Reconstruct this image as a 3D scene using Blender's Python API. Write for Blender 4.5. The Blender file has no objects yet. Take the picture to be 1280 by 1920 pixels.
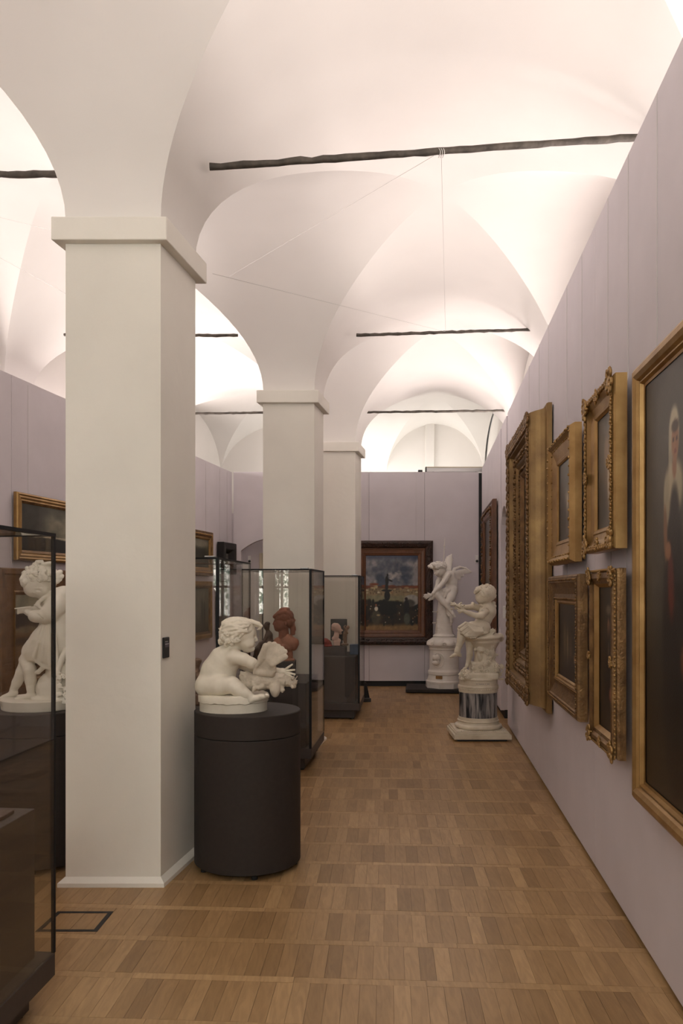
import bpy, bmesh, math, random
import numpy as np
from mathutils import Vector, Matrix

sc = bpy.context.scene
C = sc.collection
random.seed(7)
RNG = np.random.RandomState(11)
PI = math.pi

# ------------------------------------------------------------------ camera
F_PX, HZ, EYE = 1493.0, 1105.0, 1.6          # focal length in pixels, horizon row, eye height (1280x1920 frame)
cam_d = bpy.data.cameras.new('camera')
cam = bpy.data.objects.new('camera', cam_d); C.objects.link(cam)
cam.location = (0, 0, EYE); cam.rotation_euler = (PI/2, 0, 0)
cam_d.sensor_fit = 'VERTICAL'; cam_d.sensor_height = 36.0
cam_d.lens = F_PX/1920*36.0
cam_d.shift_y = (HZ-960)/1920
cam_d.clip_start = 0.05
sc.camera = cam

# ------------------------------------------------------------------ world and light
world = bpy.data.worlds.new('world'); sc.world = world; world.use_nodes = True
world.node_tree.nodes['Background'].inputs[0].default_value = (0.9, 0.92, 1.0, 1)
world.node_tree.nodes['Background'].inputs[1].default_value = 0.05
vs = sc.view_settings
vs.view_transform = 'Standard'; vs.look = 'None'; vs.gamma = 1.0; vs.use_curve_mapping = False
vs.exposure = 0.83
sc.cycles.diffuse_bounces = 6; sc.cycles.max_bounces = 12; sc.cycles.transparent_max_bounces = 24
sc.cycles.caustics_reflective = False; sc.cycles.caustics_refractive = False

# plan of the hall: lines in x as functions of y (distance from the camera)
def lerp_table(tab):
    ys = [t[0] for t in tab]; xs = [t[1] for t in tab]
    return lambda y: float(np.interp(y, ys, xs))
ROW = lerp_table([(-2.6,-2.22),(0.8,-1.61),(4.3,-0.976),(4.8,-0.886),(8.0,-0.273),(8.45,-0.192),(10.8,0.188),(11.3,0.278),(14.3,0.80)])  # right faces of the pillars
MID = lambda y: 0.56+0.112*(y-4.3)            # crown line of the right aisle
RIGHT = lambda y: 2*MID(y)-ROW(y)             # outer wall, right
LEFT = lambda y: -4.95+0.195*y                # outer wall, left
PART_R = lambda y: 0.97+0.104*y               # right exhibition partition (room face)
PART_L = lambda y: -4.363+0.195*y             # left exhibition partition (room face)
END_Y = 13.12
PW = 0.513                                    # pillar width

def area(name, loc, sx, sy, rot, power, col):
    d = bpy.data.lights.new(name, 'AREA'); d.shape = 'RECTANGLE'; d.size = sx; d.size_y = sy
    d.energy = power; d.color = col
    o = bpy.data.objects.new(name, d); C.objects.link(o); o.location = loc; o.rotation_euler = rot
    return o
WARM = (1.0, 0.885, 0.845); NEUT = (1.0, 0.955, 0.89)
K = 0.195
def cove(x, ym, L, yaw, tilt, power):          # lamp strip lying in a cove on top of a partition, thrown up across the vault
    o = area('cove_lamp', (x, ym, 3.56), 0.14, L, (0, 0, 0), power, WARM)
    aim = Vector((math.sin(tilt)*math.cos(yaw), math.sin(tilt)*math.sin(yaw), math.cos(tilt)))
    zax = -aim; yax = Vector((-math.sin(yaw), math.cos(yaw), 0)); xax = yax.cross(zax)
    o.rotation_euler = Matrix((xax, yax, zax)).transposed().to_euler()
    o.data.spread = math.radians(140)
for y0, y1, kk in ((-2.3, 1.0, 1.0), (1.2, 4.4, 1.0), (4.6, 8.0, 1.15), (8.2, 12.8, 1.55)):
    ym = (y0+y1)/2; L = (y1-y0)
    cove((PART_R(ym)+0.12)*0.2+RIGHT(ym)*0.8, ym, L, -math.atan(0.104), math.radians(-66), 36*K*L*kk)
    cove((PART_L(ym)-0.12)*0.2+LEFT(ym)*0.8, ym, L, -math.atan(0.195), math.radians(66), 36*K*L*kk)
area('cove_lamp', (0.6, 13.75, 3.0), 3.2, 0.2, (PI, 0, 0), 95*K, NEUT)

# ------------------------------------------------------------------ materials
def srgb(r, g, b):
    f = lambda c: ((c/255+0.055)/1.055)**2.4 if c > 10 else c/255/12.92
    return (f(r), f(g), f(b))
def new_mat(name):
    m = bpy.data.materials.new(name); m.use_nodes = True
    nt = m.node_tree
    return m, nt, nt.nodes['Principled BSDF']
def mat(name, col, rough=0.6, metal=0.0, var=0.0, nscale=8.0, bump=0.0, bscale=60.0, spec=0.5, col2=None, detail=4.0):
    m, nt, p = new_mat(name)
    p.inputs['Roughness'].default_value = rough; p.inputs['Metallic'].default_value = metal
    p.inputs['Specular IOR Level'].default_value = spec
    p.inputs['Base Color'].default_value = (*col, 1)
    if var > 0 or col2:
        tc = nt.nodes.new('ShaderNodeTexCoord')
        n = nt.nodes.new('ShaderNodeTexNoise'); n.inputs['Scale'].default_value = nscale; n.inputs['Detail'].default_value = detail
        nt.links.new(tc.outputs['Object'], n.inputs['Vector'])
        r = nt.nodes.new('ShaderNodeValToRGB')
        r.color_ramp.elements[0].position = 0.3; r.color_ramp.elements[1].position = 0.7
        a = col2 if col2 else tuple(c*(1-var) for c in col)
        r.color_ramp.elements[0].color = (*a, 1); r.color_ramp.elements[1].color = (*col, 1)
        nt.links.new(n.outputs['Fac'], r.inputs['Fac']); nt.links.new(r.outputs['Color'], p.inputs['Base Color'])
    if bump > 0:
        tc = nt.nodes.new('ShaderNodeTexCoord')
        n = nt.nodes.new('ShaderNodeTexNoise'); n.inputs['Scale'].default_value = bscale; n.inputs['Detail'].default_value = 6
        nt.links.new(tc.outputs['Object'], n.inputs['Vector'])
        b = nt.nodes.new('ShaderNodeBump'); b.inputs['Strength'].default_value = bump; b.inputs['Distance'].default_value = 0.01
        nt.links.new(n.outputs['Fac'], b.inputs['Height']); nt.links.new(b.outputs['Normal'], p.inputs['Normal'])
    return m
M = {}
M['vault'] = mat('vault plaster', (0.76, 0.735, 0.70), 0.85, var=0.05, nscale=1.6, bump=0.10, bscale=9, spec=0.2)
M['pillar'] = mat('pillar plaster', (0.80, 0.775, 0.705), 0.8, var=0.07, nscale=2.2, bump=0.16, bscale=16, spec=0.25)
M['lilac'] = mat('lilac fabric wall', (0.65, 0.605, 0.635), 0.9, var=0.06, nscale=3, bump=0.12, bscale=420, spec=0.15)
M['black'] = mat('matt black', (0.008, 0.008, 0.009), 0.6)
M['seam'] = mat('seam shadow grey', (0.10, 0.09, 0.11), 0.8)
M['iron'] = mat('old iron', (0.115, 0.098, 0.08), 0.65, metal=0.3, var=0.6, nscale=14, bump=0.9, bscale=22)
M['wire'] = mat('steel wire', (0.55, 0.53, 0.51), 0.5, metal=0.5)
M['ped'] = mat('charcoal laminate', (0.036, 0.029, 0.026), 0.65, var=0.15, nscale=40, bump=0.03, bscale=300, spec=0.25)
M['caseblk'] = mat('dark case lining', (0.055, 0.045, 0.042), 0.55, var=0.12, nscale=30)
M['edge'] = mat('black case edge', (0.012, 0.012, 0.013), 0.5, spec=0.2)
M['plaster'] = mat('cast plaster', (0.80, 0.745, 0.635), 0.62, nscale=9, bump=0.10, bscale=45, col2=(0.66, 0.60, 0.49))
M['plaster2'] = mat('white plaster', (0.82, 0.785, 0.70), 0.62, nscale=7, bump=0.08, bscale=45, col2=(0.71, 0.67, 0.585))
M['plaster_old'] = mat('aged plaster', (0.62, 0.55, 0.45), 0.7, nscale=14, bump=0.3, bscale=60, col2=(0.43, 0.37, 0.29))
M['marble'] = mat('white marble', (0.80, 0.755, 0.70), 0.42, nscale=6, bump=0.03, bscale=40, col2=(0.70, 0.65, 0.59))
M['marble_y'] = mat('ivory marble', (0.72, 0.655, 0.53), 0.4, nscale=8, bump=0.04, bscale=50, col2=(0.56, 0.49, 0.38))
M['terra'] = mat('terracotta', (0.30, 0.115, 0.07), 0.75, nscale=10, bump=0.15, bscale=60, col2=(0.19, 0.07, 0.045))
M['terra_pale'] = mat('pale terracotta', (0.42, 0.19, 0.115), 0.75, nscale=10, bump=0.15, bscale=60, col2=(0.30, 0.125, 0.08))
M['bronze'] = mat('dark brown bronze', (0.095, 0.058, 0.042), 0.45, metal=0.3, var=0.4, nscale=18, bump=0.2, bscale=50)
M['clay'] = mat('brown clay', (0.28, 0.18, 0.12), 0.7, var=0.35, nscale=20)
M['pinkwax'] = mat('pale pink wax', (0.62, 0.44, 0.36), 0.55, var=0.2, nscale=14)
M['red'] = mat('red cloth', (0.30, 0.05, 0.04), 0.8, var=0.5, nscale=22)
M['blueblk'] = mat('blue grey block', (0.10, 0.13, 0.19), 0.6, var=0.2, nscale=8)
M['chrome'] = mat('steel fitting', (0.5, 0.5, 0.5), 0.3, metal=0.9)
M['white'] = mat('white plastic', (0.75, 0.74, 0.72), 0.4)
M['cream'] = mat('cream paint', (0.62, 0.55, 0.42), 0.5)
M['brass'] = mat('brass plate', (0.42, 0.24, 0.10), 0.45, metal=0.6, var=0.3, nscale=30)
M['plaque'] = mat('bronze label', (0.20, 0.14, 0.095), 0.5, metal=0.3, var=0.2, nscale=30)
M['gold'] = mat('gilt wood', (0.42, 0.262, 0.102), 0.40, metal=0.62, nscale=9, bump=0.09, bscale=55, col2=(0.27, 0.15, 0.05))
M['gold_d'] = mat('dark gilt wood', (0.27, 0.155, 0.06), 0.42, metal=0.55, nscale=12, bump=0.45, bscale=70, col2=(0.11, 0.055, 0.022))
M['gold_o'] = mat('aged gold leaf', (0.29, 0.178, 0.066), 0.42, metal=0.55, nscale=5, bump=0.10, bscale=40, col2=(0.135, 0.072, 0.027))
M['gold_side'] = mat('ochre frame side', (0.36, 0.185, 0.06), 0.55, metal=0.25, nscale=7, bump=0.15, bscale=60, col2=(0.25, 0.12, 0.04))
M['brown'] = mat('dark carved walnut', (0.048, 0.019, 0.011), 0.38, var=0.5, nscale=14, bump=0.4, bscale=60)
M['brown_l'] = mat('red brown wood', (0.150, 0.058, 0.024), 0.4, var=0.4, nscale=12, bump=0.2, bscale=60)
M['brown_m'] = mat('brown gilt wood', (0.23, 0.115, 0.045), 0.42, metal=0.35, var=0.5, nscale=10, bump=0.3, bscale=60)
M['blackwood'] = mat('black lacquered wood', (0.010, 0.009, 0.009), 0.4)

def marble_grey():
    m, nt, p = new_mat('grey veined marble')
    p.inputs['Roughness'].default_value = 0.32
    tc = nt.nodes.new('ShaderNodeTexCoord'); mp = nt.nodes.new('ShaderNodeMapping')
    mp.inputs['Rotation'].default_value = (0.15, 0.35, 0.2); mp.inputs['Scale'].default_value = (1, 1, 0.16)
    nt.links.new(tc.outputs['Object'], mp.inputs['Vector'])
    n = nt.nodes.new('ShaderNodeTexNoise'); n.inputs['Scale'].default_value = 22; n.inputs['Detail'].default_value = 6; n.inputs['Distortion'].default_value = 0.6
    nt.links.new(mp.outputs['Vector'], n.inputs['Vector'])
    r = nt.nodes.new('ShaderNodeValToRGB'); e = r.color_ramp.elements
    e[0].position = 0.40; e[0].color = (0.012, 0.013, 0.018, 1); e[1].position = 0.62; e[1].color = (0.34, 0.32, 0.31, 1)
    k = e.new(0.5); k.color = (0.14, 0.135, 0.14, 1)
    nt.links.new(n.outputs['Fac'], r.inputs['Fac']); nt.links.new(r.outputs['Color'], p.inputs['Base Color'])
    return m
M['marble_g'] = marble_grey()

def glass_mat():
    m = bpy.data.materials.new('case glass'); m.use_nodes = True; nt = m.node_tree
    nt.nodes.remove(nt.nodes['Principled BSDF']); out = nt.nodes['Material Output']
    t = nt.nodes.new('ShaderNodeBsdfTransparent'); t.inputs['Color'].default_value = (0.972, 0.97, 0.96, 1)
    g = nt.nodes.new('ShaderNodeBsdfGlossy'); g.inputs['Roughness'].default_value = 0.0
    lw = nt.nodes.new('ShaderNodeLayerWeight'); lw.inputs['Blend'].default_value = 0.5       # Schlick reflectance of a pane
    pw = nt.nodes.new('ShaderNodeMath'); pw.operation = 'POWER'; pw.inputs[1].default_value = 5.0
    fr = nt.nodes.new('ShaderNodeMath'); fr.operation = 'MULTIPLY_ADD'; fr.inputs[1].default_value = 0.90; fr.inputs[2].default_value = 0.042
    nt.links.new(lw.outputs['Facing'], pw.inputs[0]); nt.links.new(pw.outputs[0], fr.inputs[0])
    mx = nt.nodes.new('ShaderNodeMixShader')
    nt.links.new(fr.outputs[0], mx.inputs[0]); nt.links.new(t.outputs[0], mx.inputs[1]); nt.links.new(g.outputs[0], mx.inputs[2])
    nt.links.new(mx.outputs[0], out.inputs['Surface'])
    return m
M['glass'] = glass_mat()

def wood_mat(name, attr, strip=False):
    """oak parquet: tone per board (object random or face attribute), fine grain along the board"""
    m, nt, p = new_mat(name)
    p.inputs['Roughness'].default_value = 0.36; p.inputs['Specular IOR Level'].default_value = 0.42
    if attr:
        a = nt.nodes.new('ShaderNodeAttribute'); a.attribute_name = 'tone'; rnd = a.outputs['Fac']
    else:
        a = nt.nodes.new('ShaderNodeObjectInfo'); rnd = a.outputs['Random']
    r = nt.nodes.new('ShaderNodeValToRGB'); e = r.color_ramp.elements
    cs = ((0.262, 0.158, 0.070), (0.315, 0.194, 0.088), (0.372, 0.234, 0.110), (0.440, 0.286, 0.140))
    if strip: cs = ((0.365, 0.232, 0.108), (0.385, 0.245, 0.116), (0.415, 0.268, 0.130), (0.470, 0.310, 0.155))
    e[0].position = 0; e[0].color = (*cs[0], 1); e[1].position = 1; e[1].color = (*cs[3], 1)
    k = e.new(0.22); k.color = (*cs[1], 1)
    k = e.new(0.78); k.color = (*cs[2], 1)
    nt.links.new(rnd, r.inputs['Fac'])
    g = nt.nodes.new('ShaderNodeNewGeometry')
    off = nt.nodes.new('ShaderNodeVectorMath'); off.operation = 'MULTIPLY_ADD'
    cb = nt.nodes.new('ShaderNodeCombineXYZ')
    for i in range(3): nt.links.new(rnd, cb.inputs[i])
    off.inputs[1].default_value = (37, 91, 53)
    nt.links.new(cb.outputs[0], off.inputs[0]); nt.links.new(g.outputs['Position'], off.inputs[2])
    mp = nt.nodes.new('ShaderNodeMapping'); mp.inputs['Scale'].default_value = (38, 5, 5)
    nt.links.new(off.outputs[0], mp.inputs['Vector'])
    n = nt.nodes.new('ShaderNodeTexNoise'); n.inputs['Scale'].default_value = 1.0; n.inputs['Detail'].default_value = 6; n.inputs['Distortion'].default_value = 1.4
    nt.links.new(mp.outputs[0], n.inputs['Vector'])
    r2 = nt.nodes.new('ShaderNodeValToRGB')
    r2.color_ramp.elements[0].position = 0.3; r2.color_ramp.elements[0].color = (0.80, 0.77, 0.74, 1)
    r2.color_ramp.elements[1].position = 0.68; r2.color_ramp.elements[1].color = (1.06, 1.05, 1.04, 1)
    nt.links.new(n.outputs['Fac'], r2.inputs['Fac'])
    mx = nt.nodes.new('ShaderNodeMix'); mx.data_type = 'RGBA'; mx.blend_type = 'MULTIPLY'; mx.inputs[0].default_value = 1.0
    nt.links.new(r.outputs['Color'], mx.inputs[6]); nt.links.new(r2.outputs['Color'], mx.inputs[7])
    nt.links.new(mx.outputs[2], p.inputs['Base Color'])
    b = nt.nodes.new('ShaderNodeBump'); b.inputs['Strength'].default_value = 0.08; b.inputs['Distance'].default_value = 0.003
    nt.links.new(n.outputs['Fac'], b.inputs['Height']); nt.links.new(b.outputs['Normal'], p.inputs['Normal'])
    return m
M['wood'] = wood_mat('oak board', False)
M['wood_far'] = wood_mat('oak board far', True)
M['wood_strip'] = wood_mat('oak strip', False, True)
M['floorgap'] = mat('dark joint', (0.075, 0.04, 0.02), 0.8)

def paint_mat():
    m, nt, p = new_mat('oil paint')
    a = nt.nodes.new('ShaderNodeAttribute'); a.attribute_name = 'paint'
    nt.links.new(a.outputs['Color'], p.inputs['Base Color'])
    p.inputs['Roughness'].default_value = 0.38; p.inputs['Specular IOR Level'].default_value = 0.35
    tc = nt.nodes.new('ShaderNodeTexCoord')
    n = nt.nodes.new('ShaderNodeTexNoise'); n.inputs['Scale'].default_value = 130; n.inputs['Detail'].default_value = 3
    nt.links.new(tc.outputs['Object'], n.inputs['Vector'])
    b = nt.nodes.new('ShaderNodeBump'); b.inputs['Strength'].default_value = 0.12; b.inputs['Distance'].default_value = 0.004
    nt.links.new(n.outputs['Fac'], b.inputs['Height']); nt.links.new(b.outputs['Normal'], p.inputs['Normal'])
    return m
M['paint'] = paint_mat()

# ------------------------------------------------------------------ helpers
def obj(name, bm, m, parent=None, smooth=False, sharp=None, loc=None):
    me = bpy.data.meshes.new(name)
    if isinstance(bm, bmesh.types.BMesh):
        bm.normal_update(); bm.to_mesh(me); bm.free()
    else:
        me.from_pydata(*bm)
    me.materials.append(m)
    if smooth:
        me.shade_smooth()
        if sharp: me.set_sharp_from_angle(angle=math.radians(sharp))
    me.update()
    o = bpy.data.objects.new(name, me); C.objects.link(o)
    if parent: o.parent = parent
    if loc: o.location = loc
    return o
def tag(o, label, cat=None, group=None, kind=None):
    o['label'] = label
    if cat: o['category'] = cat
    if group: o['group'] = group
    if kind: o['kind'] = kind
    return o
def thing(name, label, cat, loc=(0,0,0), rz=0.0, group=None, kind=None):
    o = bpy.data.objects.new(name, None); C.objects.link(o); o.empty_display_size = 0.1
    o.location = loc; o.rotation_euler = (0, 0, rz)
    return tag(o, label, cat, group, kind)
def struct(o, label):
    o['kind'] = 'structure'; o['label'] = label
    return o
def add_box(bm, x0, x1, y0, y1, z0, z1, mtx=None):
    vs = [bm.verts.new(v) for v in ((x0,y0,z0),(x1,y0,z0),(x1,y1,z0),(x0,y1,z0),(x0,y0,z1),(x1,y0,z1),(x1,y1,z1),(x0,y1,z1))]
    for f in ((0,3,2,1),(4,5,6,7),(0,1,5,4),(1,2,6,5),(2,3,7,6),(3,0,4,7)): bm.faces.new([vs[i] for i in f])
    if mtx: bmesh.ops.transform(bm, matrix=mtx, verts=vs)
    return vs
def box(x0, x1, y0, y1, z0, z1, bev=0.0, seg=1):
    bm = bmesh.new(); add_box(bm, x0, x1, y0, y1, z0, z1)
    if bev > 0: bmesh.ops.bevel(bm, geom=bm.edges[:], offset=bev, segments=seg, profile=0.5, affect='EDGES')
    return bm
def prism(poly, z0, z1, bev=0.0):
    """vertical prism over a plan polygon (counter-clockwise)"""
    bm = bmesh.new()
    a = [bm.verts.new((x, y, z0)) for x, y in poly]; b = [bm.verts.new((x, y, z1)) for x, y in poly]
    n = len(poly)
    bm.faces.new(a[::-1]); bm.faces.new(b)
    for i in range(n): bm.faces.new((a[i], a[(i+1)%n], b[(i+1)%n], b[i]))
    if bev > 0: bmesh.ops.bevel(bm, geom=bm.edges[:], offset=bev, segments=1, profile=0.5, affect='EDGES')
    return bm
def lathe(prof, n=64, bm=None, cx=0, cy=0, sx=1.0, sy=1.0):
    """closed solid of revolution, profile [(r,z)...] from bottom to top"""
    bm = bm or bmesh.new()
    rings = []
    for r, z in prof:
        rings.append([bm.verts.new((cx+sx*r*math.cos(2*PI*i/n), cy+sy*r*math.sin(2*PI*i/n), z)) for i in range(n)])
    for a, b in zip(rings, rings[1:]):
        for i in range(n): bm.faces.new((a[i], a[(i+1)%n], b[(i+1)%n], b[i]))
    bm.faces.new(rings[0][::-1]); bm.faces.new(rings[-1])
    return bm
def tube(pts, rads, n=8, bm=None):
    bm = bm or bmesh.new()
    pts = [Vector(p) for p in pts]
    if not hasattr(rads, '__len__'): rads = [rads]*len(pts)
    rings = []; up = None
    for i, p in enumerate(pts):
        t = (pts[min(i+1, len(pts)-1)]-pts[max(i-1, 0)]).normalized()
        if up is None:
            up = Vector((0,0,1)) if abs(t.z) < 0.9 else Vector((1,0,0))
        s = t.cross(up).normalized(); up = s.cross(t).normalized()
        rings.append([bm.verts.new(p+(s*math.cos(2*PI*k/n)+up*math.sin(2*PI*k/n))*rads[i]) for k in range(n)])
    for a, b in zip(rings, rings[1:]):
        for k in range(n): bm.faces.new((a[k], a[(k+1)%n], b[(k+1)%n], b[k]))
    bm.faces.new(rings[0][::-1]); bm.faces.new(rings[-1])
    bmesh.ops.recalc_face_normals(bm, faces=bm.faces[:])
    return bm
def add_blob(bm, c, r, rot=None, n=7, m=5):
    """small low ellipsoid: one carved bead or leaf"""
    R = rot or Matrix.Identity(3); c = Vector(c); vs = []
    top = bm.verts.new(c+R@Vector((0,0,r[2]))); bot = bm.verts.new(c-R@Vector((0,0,r[2])))
    for j in range(1, m):
        th = PI*j/m
        vs.append([bm.verts.new(c+R@Vector((r[0]*math.sin(th)*math.cos(2*PI*i/n), r[1]*math.sin(th)*math.sin(2*PI*i/n), r[2]*math.cos(th)))) for i in range(n)])
    for i in range(n):
        bm.faces.new((top, vs[0][i], vs[0][(i+1)%n])); bm.faces.new((bot, vs[-1][(i+1)%n], vs[-1][i]))
        for a, b in zip(vs, vs[1:]): bm.faces.new((a[i], b[i], b[(i+1)%n], a[(i+1)%n]))

# ------------------------------------------------------------------ floor
YAW = math.atan(85/1493.0); FS, FC = math.sin(YAW), math.cos(YAW)
def fl(p, q): return (p*FC+q*FS, -p*FS+q*FC)      # board frame (across, along) -> world
fx0, fx1, fy0, fy1 = -6.0, 3.2, -2.8, 14.6
floor = obj('floor', box(fx0, fx1, fy0, fy1, -0.06, -0.0035), M['floorgap'])
struct(floor, 'oak parquet floor laid in ladder rows')
PERIOD, Q0, STRIP, BW, GAP = 0.3513, 3.246-0.3513*18, 0.048, 0.0672, 0.0011
pieces = []      # (p0,p1,q0,q1)
prow = random.Random(3)
for k in range(0, 49):
    qs = Q0+k*PERIOD
    p = -6.2+prow.random()*0.6
    while p < 3.4:
        L = prow.choice((0.40, 0.47, 0.54, 0.60, 0.67)); pieces.append((p, p+L, qs-STRIP/2, qs+STRIP/2)); p += L
    p = -6.2+prow.random()*BW
    while p < 3.4:
        w = BW*prow.choice((1, 1, 1, 0.97, 1.03)); pieces.append((p, p+w, qs+STRIP/2, qs+PERIOD-STRIP/2)); p += w
def score(pc):
    x, y = fl((pc[0]+pc[1])/2, (pc[2]+pc[3])/2)
    if y < 2.6: return 0
    px = 640+F_PX*x/y; py = HZ+F_PX*EYE/y
    if not (-10 < px < 1290 and py < 1932): return 0
    if x > PART_R(y)-0.01 or x < -2.4: return 0
    if x < -1.08 and y < 3.15: return 0
    if -1.5 < x < -0.9 and 4.27 < y < 4.8: return 0
    if (x+0.548)**2+(y-4.655)**2 < 0.29**2 or (x+1.82)**2+(y-4.76)**2 < 0.29**2: return 0
    if px < 570 and y > 4.75: return 0
    return (pc[1]-pc[0])*(pc[3]-pc[2])/y**3
pieces.sort(key=score, reverse=True)
bmesh_board = None
near, far = pieces[:300], pieces[300:]
def board_mesh(m):
    bm = box(-0.5, 0.5, -0.5, 0.5, -1.0, 0.0)
    me = bpy.data.meshes.new('board'); bm.to_mesh(me); bm.free(); me.materials.append(m); return me
bme = board_mesh(M['wood']); sme = board_mesh(M['wood_strip'])
zr = random.Random(5)
for p0, p1, q0, q1 in near:
    o = bpy.data.objects.new('floor_board', sme if q1-q0 < 0.1 else bme); C.objects.link(o); o.parent = floor
    x, y = fl((p0+p1)/2, (q0+q1)/2)
    o.location = (x, y, zr.uniform(-0.0004, 0.0004)); o.rotation_euler = (0, 0, -YAW)
    o.scale = (p1-p0-GAP, q1-q0-GAP, 0.0045)
V, Fc, tone = [], [], []
for p0, p1, q0, q1 in far:
    x, y = fl((p0+p1)/2, (q0+q1)/2)
    if not (fx0 < x < fx1 and fy0 < y < fy1): continue
    z = zr.uniform(-0.0004, 0.0004); b = len(V); g = GAP/2; t = zr.random()*(1.0 if q1-q0 > 0.1 else 0.35)+(0.0 if q1-q0 > 0.1 else 0.65)
    for zz in (-0.0045, z):
        for a, c in ((p0+g, q0+g), (p1-g, q0+g), (p1-g, q1-g), (p0+g, q1-g)): V.append((*fl(a, c), zz))
    for f in ((4,5,6,7),(0,1,5,4),(1,2,6,5),(2,3,7,6),(3,0,4,7)): Fc.append([b+i for i in f]); tone.append(t)
rest = obj('floor_boards', (V, [], Fc), M['wood_far'], floor)
at = rest.data.attributes.new('tone', 'FLOAT', 'FACE'); at.data.foreach_set('value', tone)
rest['kind'] = 'stuff'

# ------------------------------------------------------------------ pillars
def pillar(y, xl, xr, dep, ztop, label, skew=0.18):
    t = thing('pillar', label, 'pillar', (0,0,0), 0, 'white square pillars down the hall', 'structure')
    def quad(o):
        d = dep+2*o
        return [(xl-o-skew*o, y-o), (xr+o-skew*o, y-o), (xr+o+skew*(dep+o), y-o+d), (xl-o+skew*(dep+o), y-o+d)]
    obj('shaft', prism(quad(0), 0, ztop-0.11), M['pillar'], t)
    bm = prism(quad(0.052), ztop-0.124, ztop)
    bmesh.ops.bevel(bm, geom=bm.edges[:], offset=0.005, segments=2, profile=0.5, affect='EDGES')
    obj('capital', bm, M['pillar'], t)
    bm = bmesh.new(); n = 4
    r0 = [bm.verts.new((px, py, 0)) for px, py in quad(0.030)]; r1 = [bm.verts.new((px, py, 0.022)) for px, py in quad(0.030)]
    r2 = [bm.verts.new((px, py, 0.048)) for px, py in quad(0.002)]
    for a, b in ((r0, r1), (r1, r2)):
        for i in range(4): bm.faces.new((a[i], a[(i+1)%4], b[(i+1)%4], b[i]))
    bm.faces.new(r0[::-1]); bm.faces.new(r2)
    obj('base_moulding', bm, M['pillar'], t)
    return t
Z0 = 3.59
pillar(4.30, -1.489, -0.976, 0.515, Z0, 'nearest white square pillar, beside the boy statue')
pillar(8.00, -0.788, -0.273, 0.45, Z0, 'middle white pillar, behind the case with the terracotta bust')
pillar(10.80, -0.325, 0.188, 0.50, Z0, 'farthest white pillar, behind the smallest glass case')
pillar(0.80, -2.13, -1.61, 0.50, Z0, 'white pillar behind the viewpoint')

# ------------------------------------------------------------------ vaults
NG = 40
TH = [-PI/2+PI*i/NG for i in range(NG+1)]
US = [math.sin(t) for t in TH]
BAYS = [(-2.6, 0.80), (1.30, 4.30), (4.815, 8.00), (8.45, 10.80), (11.30, 14.3)]
def arc(u, R): return Z0+R*math.sqrt(max(0.0, 1-u*u))
def vault(XL, XR, name, label, xo0=None, rises=(1.0, 1.0, 1.0, 0.95, 0.95)):
    ceil = thing(name, label, None, (0,0,0), 0, None, 'structure')
    def R_at(y):
        return float(np.interp(y, [0, 4.5, 8.2, 11.05, 14], [1.06, 1.06, 1.04, 0.93, 0.97]))
    for bi, (y0, y1) in enumerate(BAYS):
        V = []; Fs = []
        for j, v in enumerate(US):
            y = (y0+y1)/2+(y1-y0)/2*v
            for i, u in enumerate(US):
                x = XL(y)+(XR(y)-XL(y))*(u+1)/2
                m = min(abs(u), abs(v))
                R = R_at(y)
                V.append((x, y, arc(m, R)+0.15*((1-u*u)*(1-v*v))**2))
        W = NG+1
        for j in range(NG):
            for i in range(NG):
                a, b, c, d = j*W+i, j*W+i+1, (j+1)*W+i+1, (j+1)*W+i
                same = (i < NG/2) == (j < NG/2)
                Fs += [(a, c, b), (a, d, c)] if same else [(a, d, b), (b, d, c)]
        o = obj('vault_bay', (V, [], Fs), M['vault'], ceil, smooth=True, sharp=None)
        me = o.data
        ed = me.edges; sharp = []
        for e in ed:
            p, q = e.vertices
            j0, i0 = divmod(p, W); j1, i1 = divmod(q, W)
            on = lambda i, j: i == j or i == NG-j
            if on(i0, j0) and on(i1, j1) and i0 != i1 and j0 != j1: e.use_edge_sharp = True
    bands = [(BAYS[k][1], BAYS[k+1][0]) for k in range(len(BAYS)-1)]
    for y0, y1 in bands:
        V = []; Fs = []
        ys = [y0+(y1-y0)*k/4 for k in range(5)]
        for y in ys:
            for u in US: V.append((XL(y)+(XR(y)-XL(y))*(u+1)/2, y, arc(u, R_at(y))))
        W = NG+1
        for j in range(4):
            for i in range(NG): Fs.append((j*W+i, (j+1)*W+i, (j+1)*W+i+1, j*W+i+1))
        obj('transverse_band', (V, [], Fs), M['vault'], ceil, smooth=True)
    return ceil, R_at
ceil_r, R_at = vault(ROW, RIGHT, 'ceiling', 'white groin vaults over the right aisle')
ceil_l, _ = vault(LEFT, lambda y: ROW(y)-PW, 'ceiling', 'white groin vaults over the left aisle')
for y0, y1 in BAYS:            # arches along the pillar row
    V = []; Fs = []
    for v in US:
        y = (y0+y1)/2+(y1-y0)/2*v
        for k in range(3): V.append((ROW(y)-PW*(1-k/2), y, arc(v, R_at(y))))
    for j in range(NG):
        for i in range(2): Fs.append((j*3+i, (j+1)*3+i, (j+1)*3+i+1, j*3+i+1))
    obj('row_arch', (V, [], Fs), M['vault'], ceil_r, smooth=True)

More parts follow.
